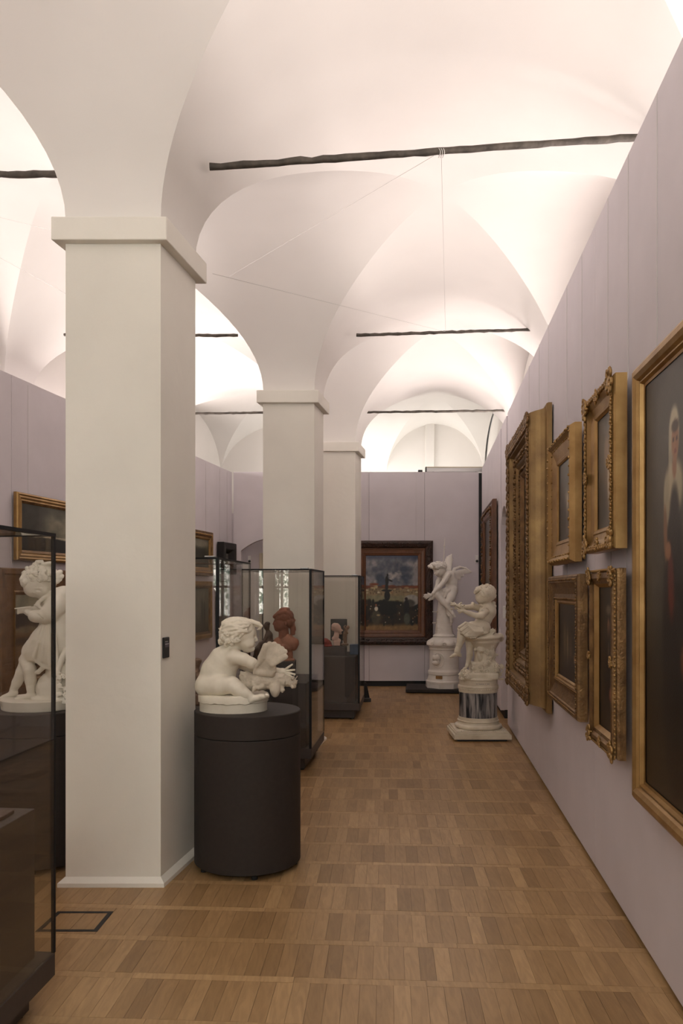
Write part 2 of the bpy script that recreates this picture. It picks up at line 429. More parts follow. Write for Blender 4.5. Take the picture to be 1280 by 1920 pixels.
# ------------------------------------------------------------------ walls
def wall_slab(name, fx, y0, y1, z0, z1, thick, m, label, n=1):
    """upright slab whose room face follows x = fx(y); thick > 0 goes to +x"""
    poly = [(fx(y0), y0), (fx(y1), y1), (fx(y1)+thick, y1), (fx(y0)+thick, y0)]
    if thick > 0: poly = poly[::-1]
    o = obj(name, prism(poly, z0, z1), m); return struct(o, label)
def outer(name, fx, sgn, label):
    ys = [-2.8, 0.8, 4.3, 8, 10.8, 14.5]
    poly = [(fx(y), y) for y in ys]; back = [(fx(y)+sgn*0.2, y) for y in ys]
    pl = poly+back[::-1]
    if sgn > 0: pl = pl[::-1]
    return struct(obj(name, prism(pl, 0, 5.1), M['vault']), label)
outer('wall_outer_right', RIGHT, 1, 'white plaster outer wall behind the right partition')
outer('wall_outer_left', LEFT, -1, 'white plaster outer wall behind the left partition')
struct(obj('wall_back', box(-6, 3.2, 14.28, 14.5, 0, 5.1), M['vault']), 'white plaster lunette wall above the end partition')
# wall behind the viewpoint with a small daylight window and a wide one added as fill light
wf = bmesh.new()
WINS = [(-3.95, -3.45), (-1.7, 0.6)]; WZ = [(1.0, 2.3), (2.15, 4.15)]
cuts = [-6, -3.95, -3.45, -1.7, 0.6, 3.2]
for k, (a, b) in enumerate(zip(cuts, cuts[1:])):
    if (a, b) in WINS:
        z0, z1 = WZ[WINS.index((a, b))]; add_box(wf, a, b, -2.8, -2.6, 0, z0); add_box(wf, a, b, -2.8, -2.6, z1, 5.1)
    else: add_box(wf, a, b, -2.8, -2.6, 0, 5.1)
struct(obj('wall_front', wf, M['vault']), 'white wall behind the viewpoint')
def day_mat():
    m = bpy.data.materials.new('daylight through leaves'); m.use_nodes = True; nt = m.node_tree
    nt.nodes.remove(nt.nodes['Principled BSDF'])
    e = nt.nodes.new('ShaderNodeEmission'); e.inputs['Strength'].default_value = 9.5
    tc = nt.nodes.new('ShaderNodeTexCoord'); n = nt.nodes.new('ShaderNodeTexNoise'); n.inputs['Scale'].default_value = 16; n.inputs['Detail'].default_value = 6
    nt.links.new(tc.outputs['Object'], n.inputs['Vector'])
    r = nt.nodes.new('ShaderNodeValToRGB'); el = r.color_ramp.elements
    el[0].position = 0.45; el[0].color = (0.12, 0.17, 0.13, 1); el[1].position = 0.56; el[1].color = (1.0, 0.96, 0.90, 1)
    nt.links.new(n.outputs['Fac'], r.inputs['Fac']); nt.links.new(r.outputs['Color'], e.inputs['Color'])
    nt.links.new(e.outputs[0], nt.nodes['Material Output'].inputs['Surface'])
    return m
M['day'] = day_mat()
for k, (a, b) in enumerate(WINS):
    w = thing('window_%d' % (k+1), ('small' if k == 0 else 'added wide high fill-light')+' daylight window in the wall behind the viewpoint', None, (0,0,0), 0, None, 'structure')
    z0, z1 = WZ[k]; obj('pane', box(a+0.05, b-0.05, -2.74, -2.73, z0+0.05, z1-0.05), M['day'], w)
    f = bmesh.new(); mid = (a+b)/2
    for x0, x1, z0, z1 in ((a, a+0.06, z0, z1), (b-0.06, b, z0, z1), (a, b, z0, z0+0.07), (a, b, z1-0.07, z1), (mid-0.03, mid+0.03, z0, z1), (a, b, (z0+z1)/2-0.025, (z0+z1)/2+0.025)): add_box(f, x0, x1, -2.75, -2.69, z0, z1)
    obj('window_frame', f, M['white'], w)
struct(obj('trim_1', box(1.50, 1.66, 14.22, 14.29, 3.0, 4.65, 0.01), M['vault']), 'shallow plaster strip on the lunette wall')

def upright(poly, o_xy, d_xy, n_xy, thick, m, name, parent, bev=0.004):
    """a panel: outline (s,z) in the wall plane, extruded by thick along n (away from the room)"""
    bm = bmesh.new()
    w = lambda s, z, t: (o_xy[0]+d_xy[0]*s+n_xy[0]*t, o_xy[1]+d_xy[1]*s+n_xy[1]*t, z)
    a = [bm.verts.new(w(s, z, 0)) for s, z in poly]; b = [bm.verts.new(w(s, z, thick)) for s, z in poly]
    n = len(poly)
    fa = bm.faces.new(a); bm.faces.new(b[::-1])
    for i in range(n): bm.faces.new((a[(i+1)%n], a[i], b[i], b[(i+1)%n]))
    bmesh.ops.recalc_face_normals(bm, faces=bm.faces[:])
    if bev: bmesh.ops.bevel(bm, geom=[e for e in fa.edges], offset=bev, segments=2, profile=0.5, affect='EDGES')
    return obj(name, bm, m, parent)
def partition(name, label, o_xy, ang, normal_sign, seams, ztops, zbot, thick=0.11, doors=()):
    """row of fabric panels between seam positions s (metres along), set-back black strip for the shade below, dark light stops in the seams"""
    t = thing(name, label, None, (0,0,0), 0, None, 'structure')
    d = (math.sin(ang), math.cos(ang)); n = (math.cos(ang)*normal_sign, -math.sin(ang)*normal_sign)
    for k, (s0, s1) in enumerate(zip(seams, seams[1:])):
        z1 = ztops(s0); z2 = ztops(s1)
        g = 0.0022
        bottom = [(s0+g, zbot), (s1-g, zbot)]
        for (a, b, spring, rise) in doors:
            if s0 < a and b < s1:
                bottom = [(s0+g, zbot), (a, zbot), (a, spring)]
                for q in range(1, 16):
                    u = -1+2*q/16; bottom.append(((a+b)/2+(b-a)/2*u, spring+rise*math.sqrt(1-u*u) if rise > 0.3 else spring+rise*(1-u*u)))
                bottom += [(b, spring), (b, zbot), (s1-g, zbot)]
        upright(bottom+[(s1-g, z2), (s0+g, z1)], o_xy, d, n, thick, M['lilac'], 'panel', t, bev=0.0025)
        if k: upright([(s0-0.03, zbot), (s0+0.03, zbot), (s0+0.03, z1-0.01), (s0-0.03, z1-0.01)], (o_xy[0]+n[0]*0.012, o_xy[1]+n[1]*0.012), d, n, 0.09, M['seam'], 'seam_light_stop', t, bev=0)  # dark strip added behind the seam to stop light leaking through
    dz = sorted((a, b) for a, b, _, _ in doors)
    spans = []; s = seams[0]
    for a, b in dz: spans.append((s, a)); s = b
    spans.append((s, seams[-1]))
    for a, b in spans:
        upright([(a, 0.0), (b, 0.0), (b, zbot+0.005), (a, zbot+0.005)], (o_xy[0]+n[0]*0.05, o_xy[1]+n[1]*0.05), d, n, 0.05, M['black'], 'shade_plinth', t, bev=0)  # black strip stands in for the shade under the panels
    return t
AR = math.atan(0.104); AL = math.atan(0.195)
sR = lambda y: y/math.cos(AR)
sL = lambda y: y/math.cos(AL)
partition('wall_right', 'lilac fabric partition on the right, hung with gilt frames', (0.97, 0), AR, 1, [sR(-2.6), sR(1.45), sR(4.53), sR(7.95), sR(9.28)], lambda s: 3.685-0.003*s, 0.03)
partition('wall_right', 'short lilac partition with an arched doorway at the far right', (0.945, 0), AR, 1, [sR(9.88), sR(13.10)], lambda s: 3.59, 0.10)
partition('wall_left', 'lilac fabric partition on the left', (-4.363, 0), AL, -1, [sL(-2.6), sL(1.8), sL(4.2), sL(7.16), sL(10.2), sL(13.12)], lambda s: 3.53, 0.06)
# lintel above the arched doorway in the right partition
bmw = thing('wall_right', 'lilac arched lintel over the doorway in the right partition', None, (0,0,0), 0, None, 'structure')
d_ = (math.sin(AR), math.cos(AR)); n_ = (math.cos(AR), -math.sin(AR))
a_, b_ = sR(9.284), sR(9.876)
pl = [(a_, 2.40)]
for q in range(1, 16):
    u = -1+2*q/16; pl.append(((a_+b_)/2+(b_-a_)/2*u, 2.40+0.20*math.sqrt(1-u*u)))
pl += [(b_, 2.40), (b_, 3.62), (a_, 3.62)]
upright(pl, (0.955, 0), d_, n_, 0.40, M['lilac'], 'arched_panel', bmw)
jx = 0.945+0.104*9.88
obj('door_reveal', box(jx+0.01, jx+0.42, 9.885, 9.94, 0.10, 3.4, 0.006), M['lilac'], bmw)
# end partition
def end_wall():
    t = thing('wall_end', 'lilac fabric partition closing the hall, with an arched doorway', None, (0,0,0), 0, None, 'structure')
    d = (1, 0); n = (0, 1)
    seams = [-1.78, -0.45, 0.455, 1.37, 2.262]
    for k, (s0, s1) in enumerate(zip(seams, seams[1:])):
        g = 0.002; bottom = [(s0+g, 0.09), (s1-g, 0.09)]
        if k == 0:
            a, b, sp, ri = -1.655, -0.70, 2.235, 0.20
            bottom = [(s0+g, 0.09), (a, 0.09), (a, sp)]+[((a+b)/2+(b-a)/2*(-1+2*q/16), sp+ri*(1-(-1+2*q/16)**2)) for q in range(1, 16)]+[(b, sp), (b, 0.09), (s1-g, 0.09)]
        upright(bottom+[(s1-g, 3.535), (s0+g, 3.535)], (0, END_Y), d, n, 0.12, M['lilac'], 'panel', t, bev=0.003)
        if k: upright([(s0-0.03, 0.09), (s0+0.03, 0.09), (s0+0.03, 3.52), (s0-0.03, 3.52)], (0, END_Y+0.012), d, n, 0.09, M['seam'], 'seam_light_stop', t, bev=0)  # added dark strip, keeps cove light out of the seam
    for a, b in ((-1.78, -1.66), (-0.70, 2.27)):
        upright([(a, 0), (b, 0), (b, 0.095), (a, 0.095)], (0, END_Y+0.05), d, n, 0.05, M['black'], 'shade_plinth', t, bev=0)  # shade under the end panels put in as a black strip
    return t
end_wall()
struct(obj('gap_shade_strip', box(2.250, 2.325, 13.135, 13.20, 0, 3.52), M['black']), 'black strip added for the shadow gap in the corner of end wall and right partition')  # added black filler: blocks a light leak and darkens the corner gap
al = struct(obj('wall_alcove', box(-1.95, -0.55, 13.62, 13.68, 0, 2.9), M['lilac']), 'lilac back wall of the arched recess')
dr = thing('door_1', 'cream framed dark door inside the arched recess', None, (-1.40, 13.60, 0), 0, None, 'structure')
obj('door_leaf', box(0.085, 0.80, 0.0, 0.03, 0, 2.06), M['black'], dr)
obj('door_frame', box(0, 0.045, -0.03, 0.03, 0, 2.22, 0.006), M['cream'], dr); obj('door_frame', box(0.045, 0.09, -0.015, 0.03, 0, 2.17, 0.006), M['cream'], dr)
obj('door_frame', box(0.045, 0.80, -0.03, 0.03, 2.17, 2.22, 0.006), M['cream'], dr); obj('door_frame', box(0.09, 0.80, -0.015, 0.03, 2.06, 2.17, 0.006), M['cream'], dr)

# ------------------------------------------------------------------ sculpting kit: smooth-blended solids meshed as one skin
_lat = np.random.RandomState(5).rand(32, 32, 32).astype(np.float32)
def vnoise(P, freq):
    q = P*freq; i = np.floor(q).astype(int); f = (q-i).astype(np.float32); f = f*f*(3-2*f); i %= 32; j = (i+1) % 32
    x0, y0, z0 = i[..., 0], i[..., 1], i[..., 2]; x1, y1, z1 = j[..., 0], j[..., 1], j[..., 2]
    fx, fy, fz = f[..., 0], f[..., 1], f[..., 2]
    L = _lat
    a = L[x0, y0, z0]*(1-fx)+L[x1, y0, z0]*fx; b = L[x0, y1, z0]*(1-fx)+L[x1, y1, z0]*fx
    c = L[x0, y0, z1]*(1-fx)+L[x1, y0, z1]*fx; d = L[x0, y1, z1]*(1-fx)+L[x1, y1, z1]*fx
    return (a*(1-fy)+b*fy)*(1-fz)+(c*(1-fy)+d*fy)*fz-0.5
class Sculpt:
    """unit: the drawing unit; at(x, y, d): drawing x to the right, y downwards, d away from the viewer"""
    def __init__(s, frame, vox):
        """frame: (left, top, drawing units per pixel, distance, foot position); the drawing is a study of the photograph at that distance"""
        s.l, s.t, s.zm, s.d0, s.o = frame; s.u = s.d0/1493/s.zm; s.vox = vox; s.pr = []
    def P(s, p):
        d = (p[2] if len(p) > 2 else 0)*s.u; D = s.d0+d
        return np.array([(s.l+p[0]/s.zm-640)/1493*D-s.o[0], D-s.o[1], EYE-(s.t+p[1]/s.zm-HZ)/1493*D-s.o[2]])
    def cap(s, a, b, ra, rb=None, k=14, op='+', fl=None, bump=None):
        """tapered capsule; fl = (axis vector, factor) flattens it along an axis"""
        s.pr.append(('cap', s.P(a), s.P(b), ra*s.u, (ra if rb is None else rb)*s.u, k*s.u, op, fl, bump)); return s
    def chain(s, pts, rs, k=14, op='+', bump=None):
        for i in range(len(pts)-1): s.cap(pts[i], pts[i+1], rs[i], rs[i+1], k, op, None, bump)
        return s
    def ell(s, c, r, rot=0.0, k=14, op='+', bump=None, R=None):
        """ellipsoid radii (x, vertical, depth); rot tilts it in the picture plane (degrees, clockwise on the drawing)"""
        if R is None:
            a = math.radians(rot); R = np.array([[math.cos(a), 0, -math.sin(a)], [0, 1, 0], [math.sin(a), 0, math.cos(a)]])
        s.pr.append(('ell', s.P(c), np.array([r[0], r[2], r[1]])*s.u, R, k*s.u, op, bump)); return s
    def slab(s, c, r, rot=0.0, k=6, op='+', rnd=4, R=None):
        if R is None:
            a = math.radians(rot); R = np.array([[math.cos(a), 0, -math.sin(a)], [0, 1, 0], [math.sin(a), 0, math.cos(a)]])
        s.pr.append(('box', s.P(c), np.array([r[0], r[2], r[1]])*s.u, R, k*s.u, op, rnd*s.u)); return s
    def curl(s, c, rad, thick, turns=1.4, ph=0.0, dep=0, k=3, n=9, lift=0.0):
        """spiral lock of hair lying in the picture plane, coming towards the viewer at its middle"""
        pts = []
        for i in range(n+1):
            t = i/n; a = ph+turns*2*PI*t; r = rad*(1-0.78*t)
            pts.append((c[0]+r*math.cos(a), c[1]+r*math.sin(a), (c[2] if len(c) > 2 else 0)-lift*t+dep*math.cos(a)))
        for i in range(n): s.cap(pts[i], pts[i+1], thick*(1-0.35*i/n), thick*(1-0.35*(i+1)/n), k)
        return s
    def bounds(s):
        lo = np.full(3, 1e9); hi = -lo
        for p in s.pr:
            if p[6 if p[0] == 'cap' else 5] != '+': continue
            a, b = s.box_of(p); lo = np.minimum(lo, a); hi = np.maximum(hi, b)
        return lo-4*s.vox, hi+4*s.vox
    def box_of(s, p):
        if p[0] == 'cap':
            r = max(p[3], p[4])+(p[8][0] if p[8] else 0); return np.minimum(p[1], p[2])-r, np.maximum(p[1], p[2])+r
        if p[0] == 'ell':
            e = np.sqrt(((p[3]*p[2][None, :])**2).sum(1))+(p[6][0] if p[6] else 0); return p[1]-e, p[1]+e
        e = np.abs(p[3]*(p[2])[None, :]).sum(1)+p[6]; return p[1]-e, p[1]+e
    def mesh(s):
        lo, hi = s.bounds(); h = s.vox
        n = np.ceil((hi-lo)/h).astype(int)+1
        G = np.full(n, 0.3, np.float32)
        ax = [lo[i]+h*np.arange(n[i]) for i in range(3)]
        for p in s.pr:
            kk = p[5] if p[0] == 'cap' else p[4]; op = p[6] if p[0] == 'cap' else p[5]
            a, b = s.box_of(p); m = max(kk, 1e-4)+3*h
            i0 = np.maximum(((a-m-lo)/h).astype(int), 0); i1 = np.minimum(((b+m-lo)/h).astype(int)+2, n)
            if (i1 <= i0).any(): continue
            sl = tuple(slice(i0[q], i1[q]) for q in range(3))
            X = np.stack(np.meshgrid(ax[0][sl[0]], ax[1][sl[1]], ax[2][sl[2]], indexing='ij'), -1)
            if p[0] == 'cap':
                _, A, B, ra, rb, _, _, fl, bump = p
                ab = B-A; L2 = max(float(ab@ab), 1e-12); pa = X-A
                t = np.clip((pa@ab)/L2, 0, 1)
                q = pa-t[..., None]*ab
                if fl is not None:
                    axv = np.array(fl[0], float); axv /= np.linalg.norm(axv); c = q@axv
                    q = q+(c*(fl[1]-1))[..., None]*axv
                d = np.sqrt((q*q).sum(-1))-(ra+(rb-ra)*t)
                if fl is not None: d = d/max(1.0, fl[1]*0.6)
            elif p[0] == 'ell':
                _, c, r, R, _, _, bump = p
                q = (X-c)@R; k0 = np.sqrt(((q/r)**2).sum(-1)); k1 = np.sqrt(((q/(r*r))**2).sum(-1))+1e-9
                d = k0*(k0-1)/k1
            else:
                _, c, r, R, _, _, rd = p; bump = None
                q = np.abs((X-c)@R)-(r-rd); d = np.sqrt((np.maximum(q, 0)**2).sum(-1))+np.minimum(q.max(-1), 0)-rd
            if bump is not None:
                d = d-bump[0]*2*(vnoise(X+7.3, bump[1])+(0.5*vnoise(X+3.1, bump[1]*2.1) if len(bump) < 3 else 0))
            g = G[sl]
            if op == '+':
                hh = np.clip(0.5+0.5*(g-d)/kk, 0, 1); G[sl] = g*(1-hh)+d*hh-kk*hh*(1-hh)
            else:
                hh = np.clip(0.5-0.5*(g+d)/kk, 0, 1); G[sl] = g*(1-hh)+(-d)*hh+kk*hh*(1-hh)
        return surface_nets(G, lo, h)
    def build(s, name, m, parent, smooth=1):
        V, Fq = s.mesh()
        o = obj(name, (V.tolist(), [], Fq.tolist()), m, parent, smooth=True)
        return o
def surface_nets(G, lo, h):
    S = G < 0; nx, ny, nz = G.shape
    acc = np.zeros((nx-1, ny-1, nz-1, 3), np.float32); cnt = np.zeros((nx-1, ny-1, nz-1), np.float32)
    def sh(a, dx, dy, dz): return a[dx:nx-1+dx, dy:ny-1+dy, dz:nz-1+dz]
    cs = [(i, j, k) for i in (0, 1) for j in (0, 1) for k in (0, 1)]
    for a in cs:
        for ax in range(3):
            if a[ax]: continue
            b = list(a); b[ax] = 1
            ga, gb = sh(G, *a), sh(G, *b); x = sh(S, *a) != sh(S, *b)
            t = np.where(x, ga/np.where(x, ga-gb, 1), 0)
            for c in range(3): acc[..., c] += np.where(x, a[c]+(t if c == ax else 0), 0)
            cnt += x
    act = cnt > 0; idx = np.full(act.shape, -1, np.int64); idx[act] = np.arange(act.sum())
    cell = np.argwhere(act); V = lo+h*(cell+acc[act]/cnt[act][:, None])
    F = []
    for ax in range(3):
        u, v = (ax+1) % 3, (ax+2) % 3
        s0 = [slice(None)]*3; s1 = [slice(None)]*3; s0[ax] = slice(0, -1); s1[ax] = slice(1, None)
        x = S[tuple(s0)] != S[tuple(s1)]
        e = np.argwhere(x)
        e = e[(e[:, u] > 0) & (e[:, v] > 0) & (e[:, u] < G.shape[u]-1) & (e[:, v] < G.shape[v]-1)]
        ins = S[e[:, 0], e[:, 1], e[:, 2]]
        q = []
        for du, dv in ((0, 0), (-1, 0), (-1, -1), (0, -1)):
            c = e.copy(); c[:, u] += du; c[:, v] += dv; q.append(idx[c[:, 0], c[:, 1], c[:, 2]])
        q = np.stack(q, 1); q[~ins] = q[~ins][:, ::-1]
        F.append(q)
    return V, np.concatenate(F)

# ------------------------------------------------------------------ round pedestals
def round_pedestal(x, y, r, h, label):
    t = thing('round_pedestal', label, 'pedestal', (x, y, 0), 0, 'round charcoal pedestals')
    obj('drum', lathe([(r-0.004, 0.030), (r, 0.034), (r, h-0.138), (r-0.003, h-0.134)], 96), M['ped'], t, True, 30)
    obj('top_ring', lathe([(r-0.003, h-0.131), (r, h-0.128), (r, h-0.004), (r-0.004, h)], 96), M['ped'], t, True, 30)
    obj('recessed_foot', lathe([(r-0.06, 0.012), (r-0.06, 0.045)], 48), M['black'], t, True, 30)
    for k in range(5):
        a = -PI/2+0.25+k*2*PI/5
        obj('castor', lathe([(0.012, 0), (0.018, 0.002), (0.018, 0.018), (0.01, 0.03)], 12, cx=(r-0.035)*math.cos(a), cy=(r-0.035)*math.sin(a)), M['black'], t, True, 30)
    return t
PB = (-0.548, 4.655); PG = (-1.80, 4.73); PH = 0.90; PR = 0.308
round_pedestal(*PB, PR, PH, 'round charcoal pedestal carrying the plaster boy, right of the nearest pillar')
round_pedestal(*PG, PR, PH, 'round charcoal pedestal carrying the reading girl, left of the nearest pillar')

# ------------------------------------------------------------------ plaster boy with a rooster
def boy_statue():
    U = 4.6/1493/5.818
    # drawing origin: axis at x=450 -> px 437.3
    t = thing('boy_statue', 'cream plaster statue of a seated bare boy holding a struggling rooster', 'statue', (0,0,0))
    O = ((437.3-640)/1493*4.62, 4.63, PH); FR = (360, 1130, 5.818, 4.62, O)
    s = Sculpt(FR, 0.0036)
    # trunk: leaning forward to the right, back towards the left
    s.ell((190, 905, 10), (150, 118, 150), 0)
    s.ell((140, 915, -62), (98, 100, 88)); s.ell((150, 915, 80), (98, 100, 88))
    s.chain([(205, 870, 8), (265, 745, 5), (345, 625, 0), (395, 575, 0)], [150, 158, 150, 118], k=40)
    s.ell((345, 760, 0), (140, 105, 120), -20, k=40)                      # belly and chest
    s.ell((420, 655, 0), (105, 100, 110), 0, k=40)
    s.chain([(400, 545, 0), (470, 460, 0)], [98, 82], k=24)               # neck
    # head, profile towards the right
    s.ell((505, 330, 0), (180, 158, 150), 10, k=10)
    s.ell((590, 380, 0), (108, 135, 112), -12, k=22)
    s.ell((610, 440, -50), (70, 62, 58), 0, k=22); s.ell((610, 440, 50), (70, 62, 58), 0, k=22)
    s.ell((655, 330, 0), (38, 60, 82), 0, k=22)                           # forehead
    s.ell((648, 500, 0), (36, 32, 40), 0, k=16); s.ell((605, 500, 0), (60, 45, 62), 0, k=24)
    s.chain([(682, 350, 0), (696, 392, 0), (706, 408, 0)], [12, 15, 15], k=12)
    s.ell((694, 416, -13), (12, 9, 9), k=5); s.ell((694, 416, 13), (12, 9, 9), k=5)
    s.ell((680, 452, 0), (16, 9, 26), 12, k=6); s.ell((674, 474, 0), (16, 10, 24), -8, k=6)
    s.ell((690, 463, 0), (14, 3.2, 26), 4, k=3, op='-')                    # mouth
    s.ell((684, 372, -46), (22, 15, 24), 0, k=14, op='-'); s.ell((684, 372, 46), (22, 15, 24), 0, k=14, op='-')
    s.ell((664, 376, -50), (15, 15, 19), 0, k=4); s.ell((664, 376, 50), (15, 15, 19), 0, k=4)
    s.cap((676, 384, -66), (680, 386, -36), 3.2, 3.2, k=2, op='-')
    # near arm reaching right, behind the wing
    s.ell((445, 590, -92), (88, 80, 70), 30, k=30)
    s.chain([(455, 590, -105), (560, 618, -130), (650, 660, -125), (740, 705, -90)], [80, 66, 58, 46], k=22)
    # far arm, around the bird
    s.chain([(440, 610, 100), (600, 690, 150), (800, 740, 140), (930, 750, 90)], [76, 60, 52, 42], k=22)
    # near leg: thigh along the seat, shin down to the right
    s.chain([(150, 905, -80), (300, 905, -150), (430, 900, -195)], [118, 106, 90], k=26)
    s.chain([(432, 890, -195), (505, 945, -215), (570, 990, -222), (625, 1020, -222)], [86, 80, 62, 48], k=18)
    s.ell((630, 1062, -222), (45, 40, 40), 0, k=16)
    s.cap((640, 1052, -224), (760, 1026, -228), 42, 33, k=16)
    s.ell((770, 1022, -230), (50, 27, 46), -8, k=12)
    for i, (dx, dy, dd, r) in enumerate(((815, 1010, -258, 20), (822, 1022, -238, 16), (820, 1032, -218, 15), (814, 1040, -200, 14), (806, 1046, -184, 13))):
        s.ell((dx, dy, dd), (r*1.35, r, r), -8, k=4)
    # far leg, folded behind the bird
    s.chain([(170, 905, 90), (330, 890, 175), (430, 880, 190)], [112, 98, 84], k=24)
    s.chain([(430, 880, 190), (540, 960, 150), (600, 1000, 110)], [76, 64, 46], k=16)
    s.cap((600, 1010, 105), (680, 1015, 60), 38, 28, k=12)
    body = s.build('figure', M['plaster'], t)
    # far hand, fingers spread above the bird's neck
    h = Sculpt(FR, 0.0026)
    h.ell((985, 755, 40), (56, 40, 34), 10, k=10); h.cap((930, 750, 85), (980, 752, 45), 40, 36, k=12)
    for pts, rs in (([(1010, 735, 30), (1050, 705, 10), (1092, 675, -5)], [15, 13, 10]), ([(1025, 748, 25), (1075, 738, 5), (1117, 733, -12)], [15, 13, 10]),
                    ([(1028, 765, 22), (1078, 772, 5), (1122, 782, -8)], [14, 12, 9]), ([(1020, 782, 25), (1070, 800, 8), (1112, 818, -2)], [13, 11, 8]),
                    ([(965, 780, 30), (1000, 810, 5), (1030, 820, -12)], [15, 13, 10])):
        h.chain(pts, rs, k=5)
    h.build('hand', M['plaster'], body)
    # hair: smooth crown swept to a forelock, curls at the back of the neck
    s = Sculpt(FR, 0.0032)
    s.ell((492, 300, 0), (196, 138, 168), 8, k=8, bump=(0.0022, 55))
    s.ell((410, 375, 0), (115, 80, 152), 0, k=20, bump=(0.002, 60))
    for i in range(15):                                                     # combed locks running from the nape over the crown to the brow
        ph = math.radians(-98+14*i); pts = []; rs = []
        xe = 668-60*abs(math.sin(ph))**2
        for q in range(9):
            x = 330+(xe-330)*q/8; ro = math.sqrt(max(0.05, 1-((x-492)/215)**2)); p_ = ph+0.10*math.sin(x/38+i*1.7)
            pts.append((x, 306-142*ro*math.cos(p_)+(6 if i % 2 else 0), 172*ro*math.sin(p_))); rs.append(17*(0.75+0.35*math.sin(PI*q/8))*(1.0 if q < 8 else 0.55))
        s.chain(pts, rs, k=4)
    s.chain([(560, 185, -20), (650, 205, -40), (725, 232, -50), (752, 256, -48), (738, 284, -46), (716, 292, -46)], [20, 24, 23, 19, 13, 9], k=6)   # forelock
    s.chain([(620, 230, 20), (690, 240, 0), (730, 262, -10)], [22, 22, 14], k=6)
    s.chain([(610, 250, -110), (585, 300, -140), (545, 345, -158), (520, 380, -160)], [14, 17, 17, 12], k=5); s.chain([(560, 240, -130), (530, 310, -160), (480, 350, -168), (440, 385, -165)], [15, 18, 18, 13], k=5)
    rr = random.Random(4)
    for c, rad, th in (((330, 295, -60), 30, 13), ((345, 370, -120), 36, 14), ((395, 420, -140), 34, 13), ((455, 395, -158), 38, 14), ((495, 400, -150), 30, 12), ((325, 420, -70), 36, 14),
                       ((370, 455, -95), 30, 12), ((430, 445, -120), 26, 11), ((320, 345, -10), 34, 14), ((330, 430, 20), 36, 14), ((385, 345, -155), 34, 13), ((345, 400, 90), 40, 15), ((330, 320, 80), 36, 14),
                       ((400, 330, 150), 38, 15), ((450, 400, 155), 38, 15)):
        s.curl(c, rad, th, 1.5, rr.random()*6, dep=6, k=3, lift=14)
    s.chain([(340, 300, -40), (310, 290, -50), (293, 283, -50)], [16, 12, 8], k=4)
    s.build('hair', M['plaster'], t)
    # rooster
    s = Sculpt(FR, 0.0036)
    BP = (0.0052, 62)
    s.ell((740, 860, -70), (215, 98, 115), 8, k=18, bump=BP)
    s.ell((600, 830, -50), (95, 70, 80), -30, k=18, bump=BP)
    s.chain([(590, 800, -60), (555, 775, -70), (535, 758, -70)], [32, 24, 16], k=8); s.chain([(620, 790, -40), (590, 760, -40)], [30, 18], k=8)
    s.chain([(880, 860, -60), (980, 850, -40), (1060, 860, -30), (1105, 872, -35)], [90, 74, 55, 40], k=18, bump=(0.005, 70))
    s.chain([(900, 915, -120), (905, 960, -140), (905, 990, -140)], [60, 52, 42], k=14)          # hanging thigh
    s.chain([(960, 930, -90), (985, 955, -110)], [40, 26], k=10, bump=(0.004, 80))
    s.chain([(700, 900, -150), (680, 935, -175), (665, 965, -180)], [34, 22, 15], k=8); s.chain([(760, 910, -150), (720, 930, -170)], [40, 22], k=10)
    s.ell((1110, 905, -45), (26, 32, 24), 20, k=6); s.cap((1128, 870, -40), (1150, 845, -45), 12, 5, k=4); s.cap((1115, 845, -40), (1148, 800, -40), 9, 6, k=4)
    s.cap((1085, 835, -40), (1120, 790, -42), 8, 6, k=4)
    for i in range(16):
        a = rr.random()*2*PI; s.curl((940+rr.random()*170, 820+rr.random()*110, -90+rr.random()*20), 15, 8, 1.0, a, k=3, n=5, lift=8)
    bird = s.build('rooster', M['plaster_old'], t)
    s = Sculpt(FR, 0.0032)
    root = (735, 735, -185)
    n = 7
    for i in range(n):
        f = i/(n-1)
        tip = [(800, 470), (845, 452), (895, 455), (938, 478), (978, 505), (1010, 535), (1015, 590)][i]
        tz = -225+28*math.sin(f*3)
        mid = ((root[0]*0.5+tip[0]*0.5)-14*(1-f), (root[1]*0.5+tip[1]*0.5), -205)
        r0 = (735+f*150, 735-5*f, -165)
        s.cap(r0, mid, 36, 38, k=9, fl=((0, 1, 0), 2.4)); s.cap(mid, (*tip, tz), 38, 31, k=7, fl=((0, 1, 0), 2.4))
        s.cap(mid, (*tip, tz-9), 6, 4, k=7)
    s.chain([(680, 765, -165), (700, 690, -180), (785, 600, -205), (790, 520, -215)], [20, 22, 20, 18], k=12); s.cap((740, 760, -150), (860, 770, -130), 45, 50, k=20)
    s.build('wing', M['plaster_old'], bird)
    # oval base in two steps
    bm = bmesh.new(); rx, ry = 375*U, 318*U
    lathe([(0.985, 0), (0.985, 92*U), (0.99, 97*U)], 72, bm, sx=rx, sy=ry)
    lathe([(0.99, 97*U), (1.02, 104*U), (1.025, 168*U), (1.0, 182*U), (0.97, 186*U)], 72, bm, sx=rx, sy=ry)
    for v in bm.verts:
        nz = 0.0025*math.sin(v.co.x*60+v.co.y*45)+0.002*math.sin(v.co.x*130); 
        if v.co.z > 60*U: v.co.z += nz
    b = obj('base', bm, M['plaster'], t, True, 35)
    t.location = O
    return t
boy_statue()

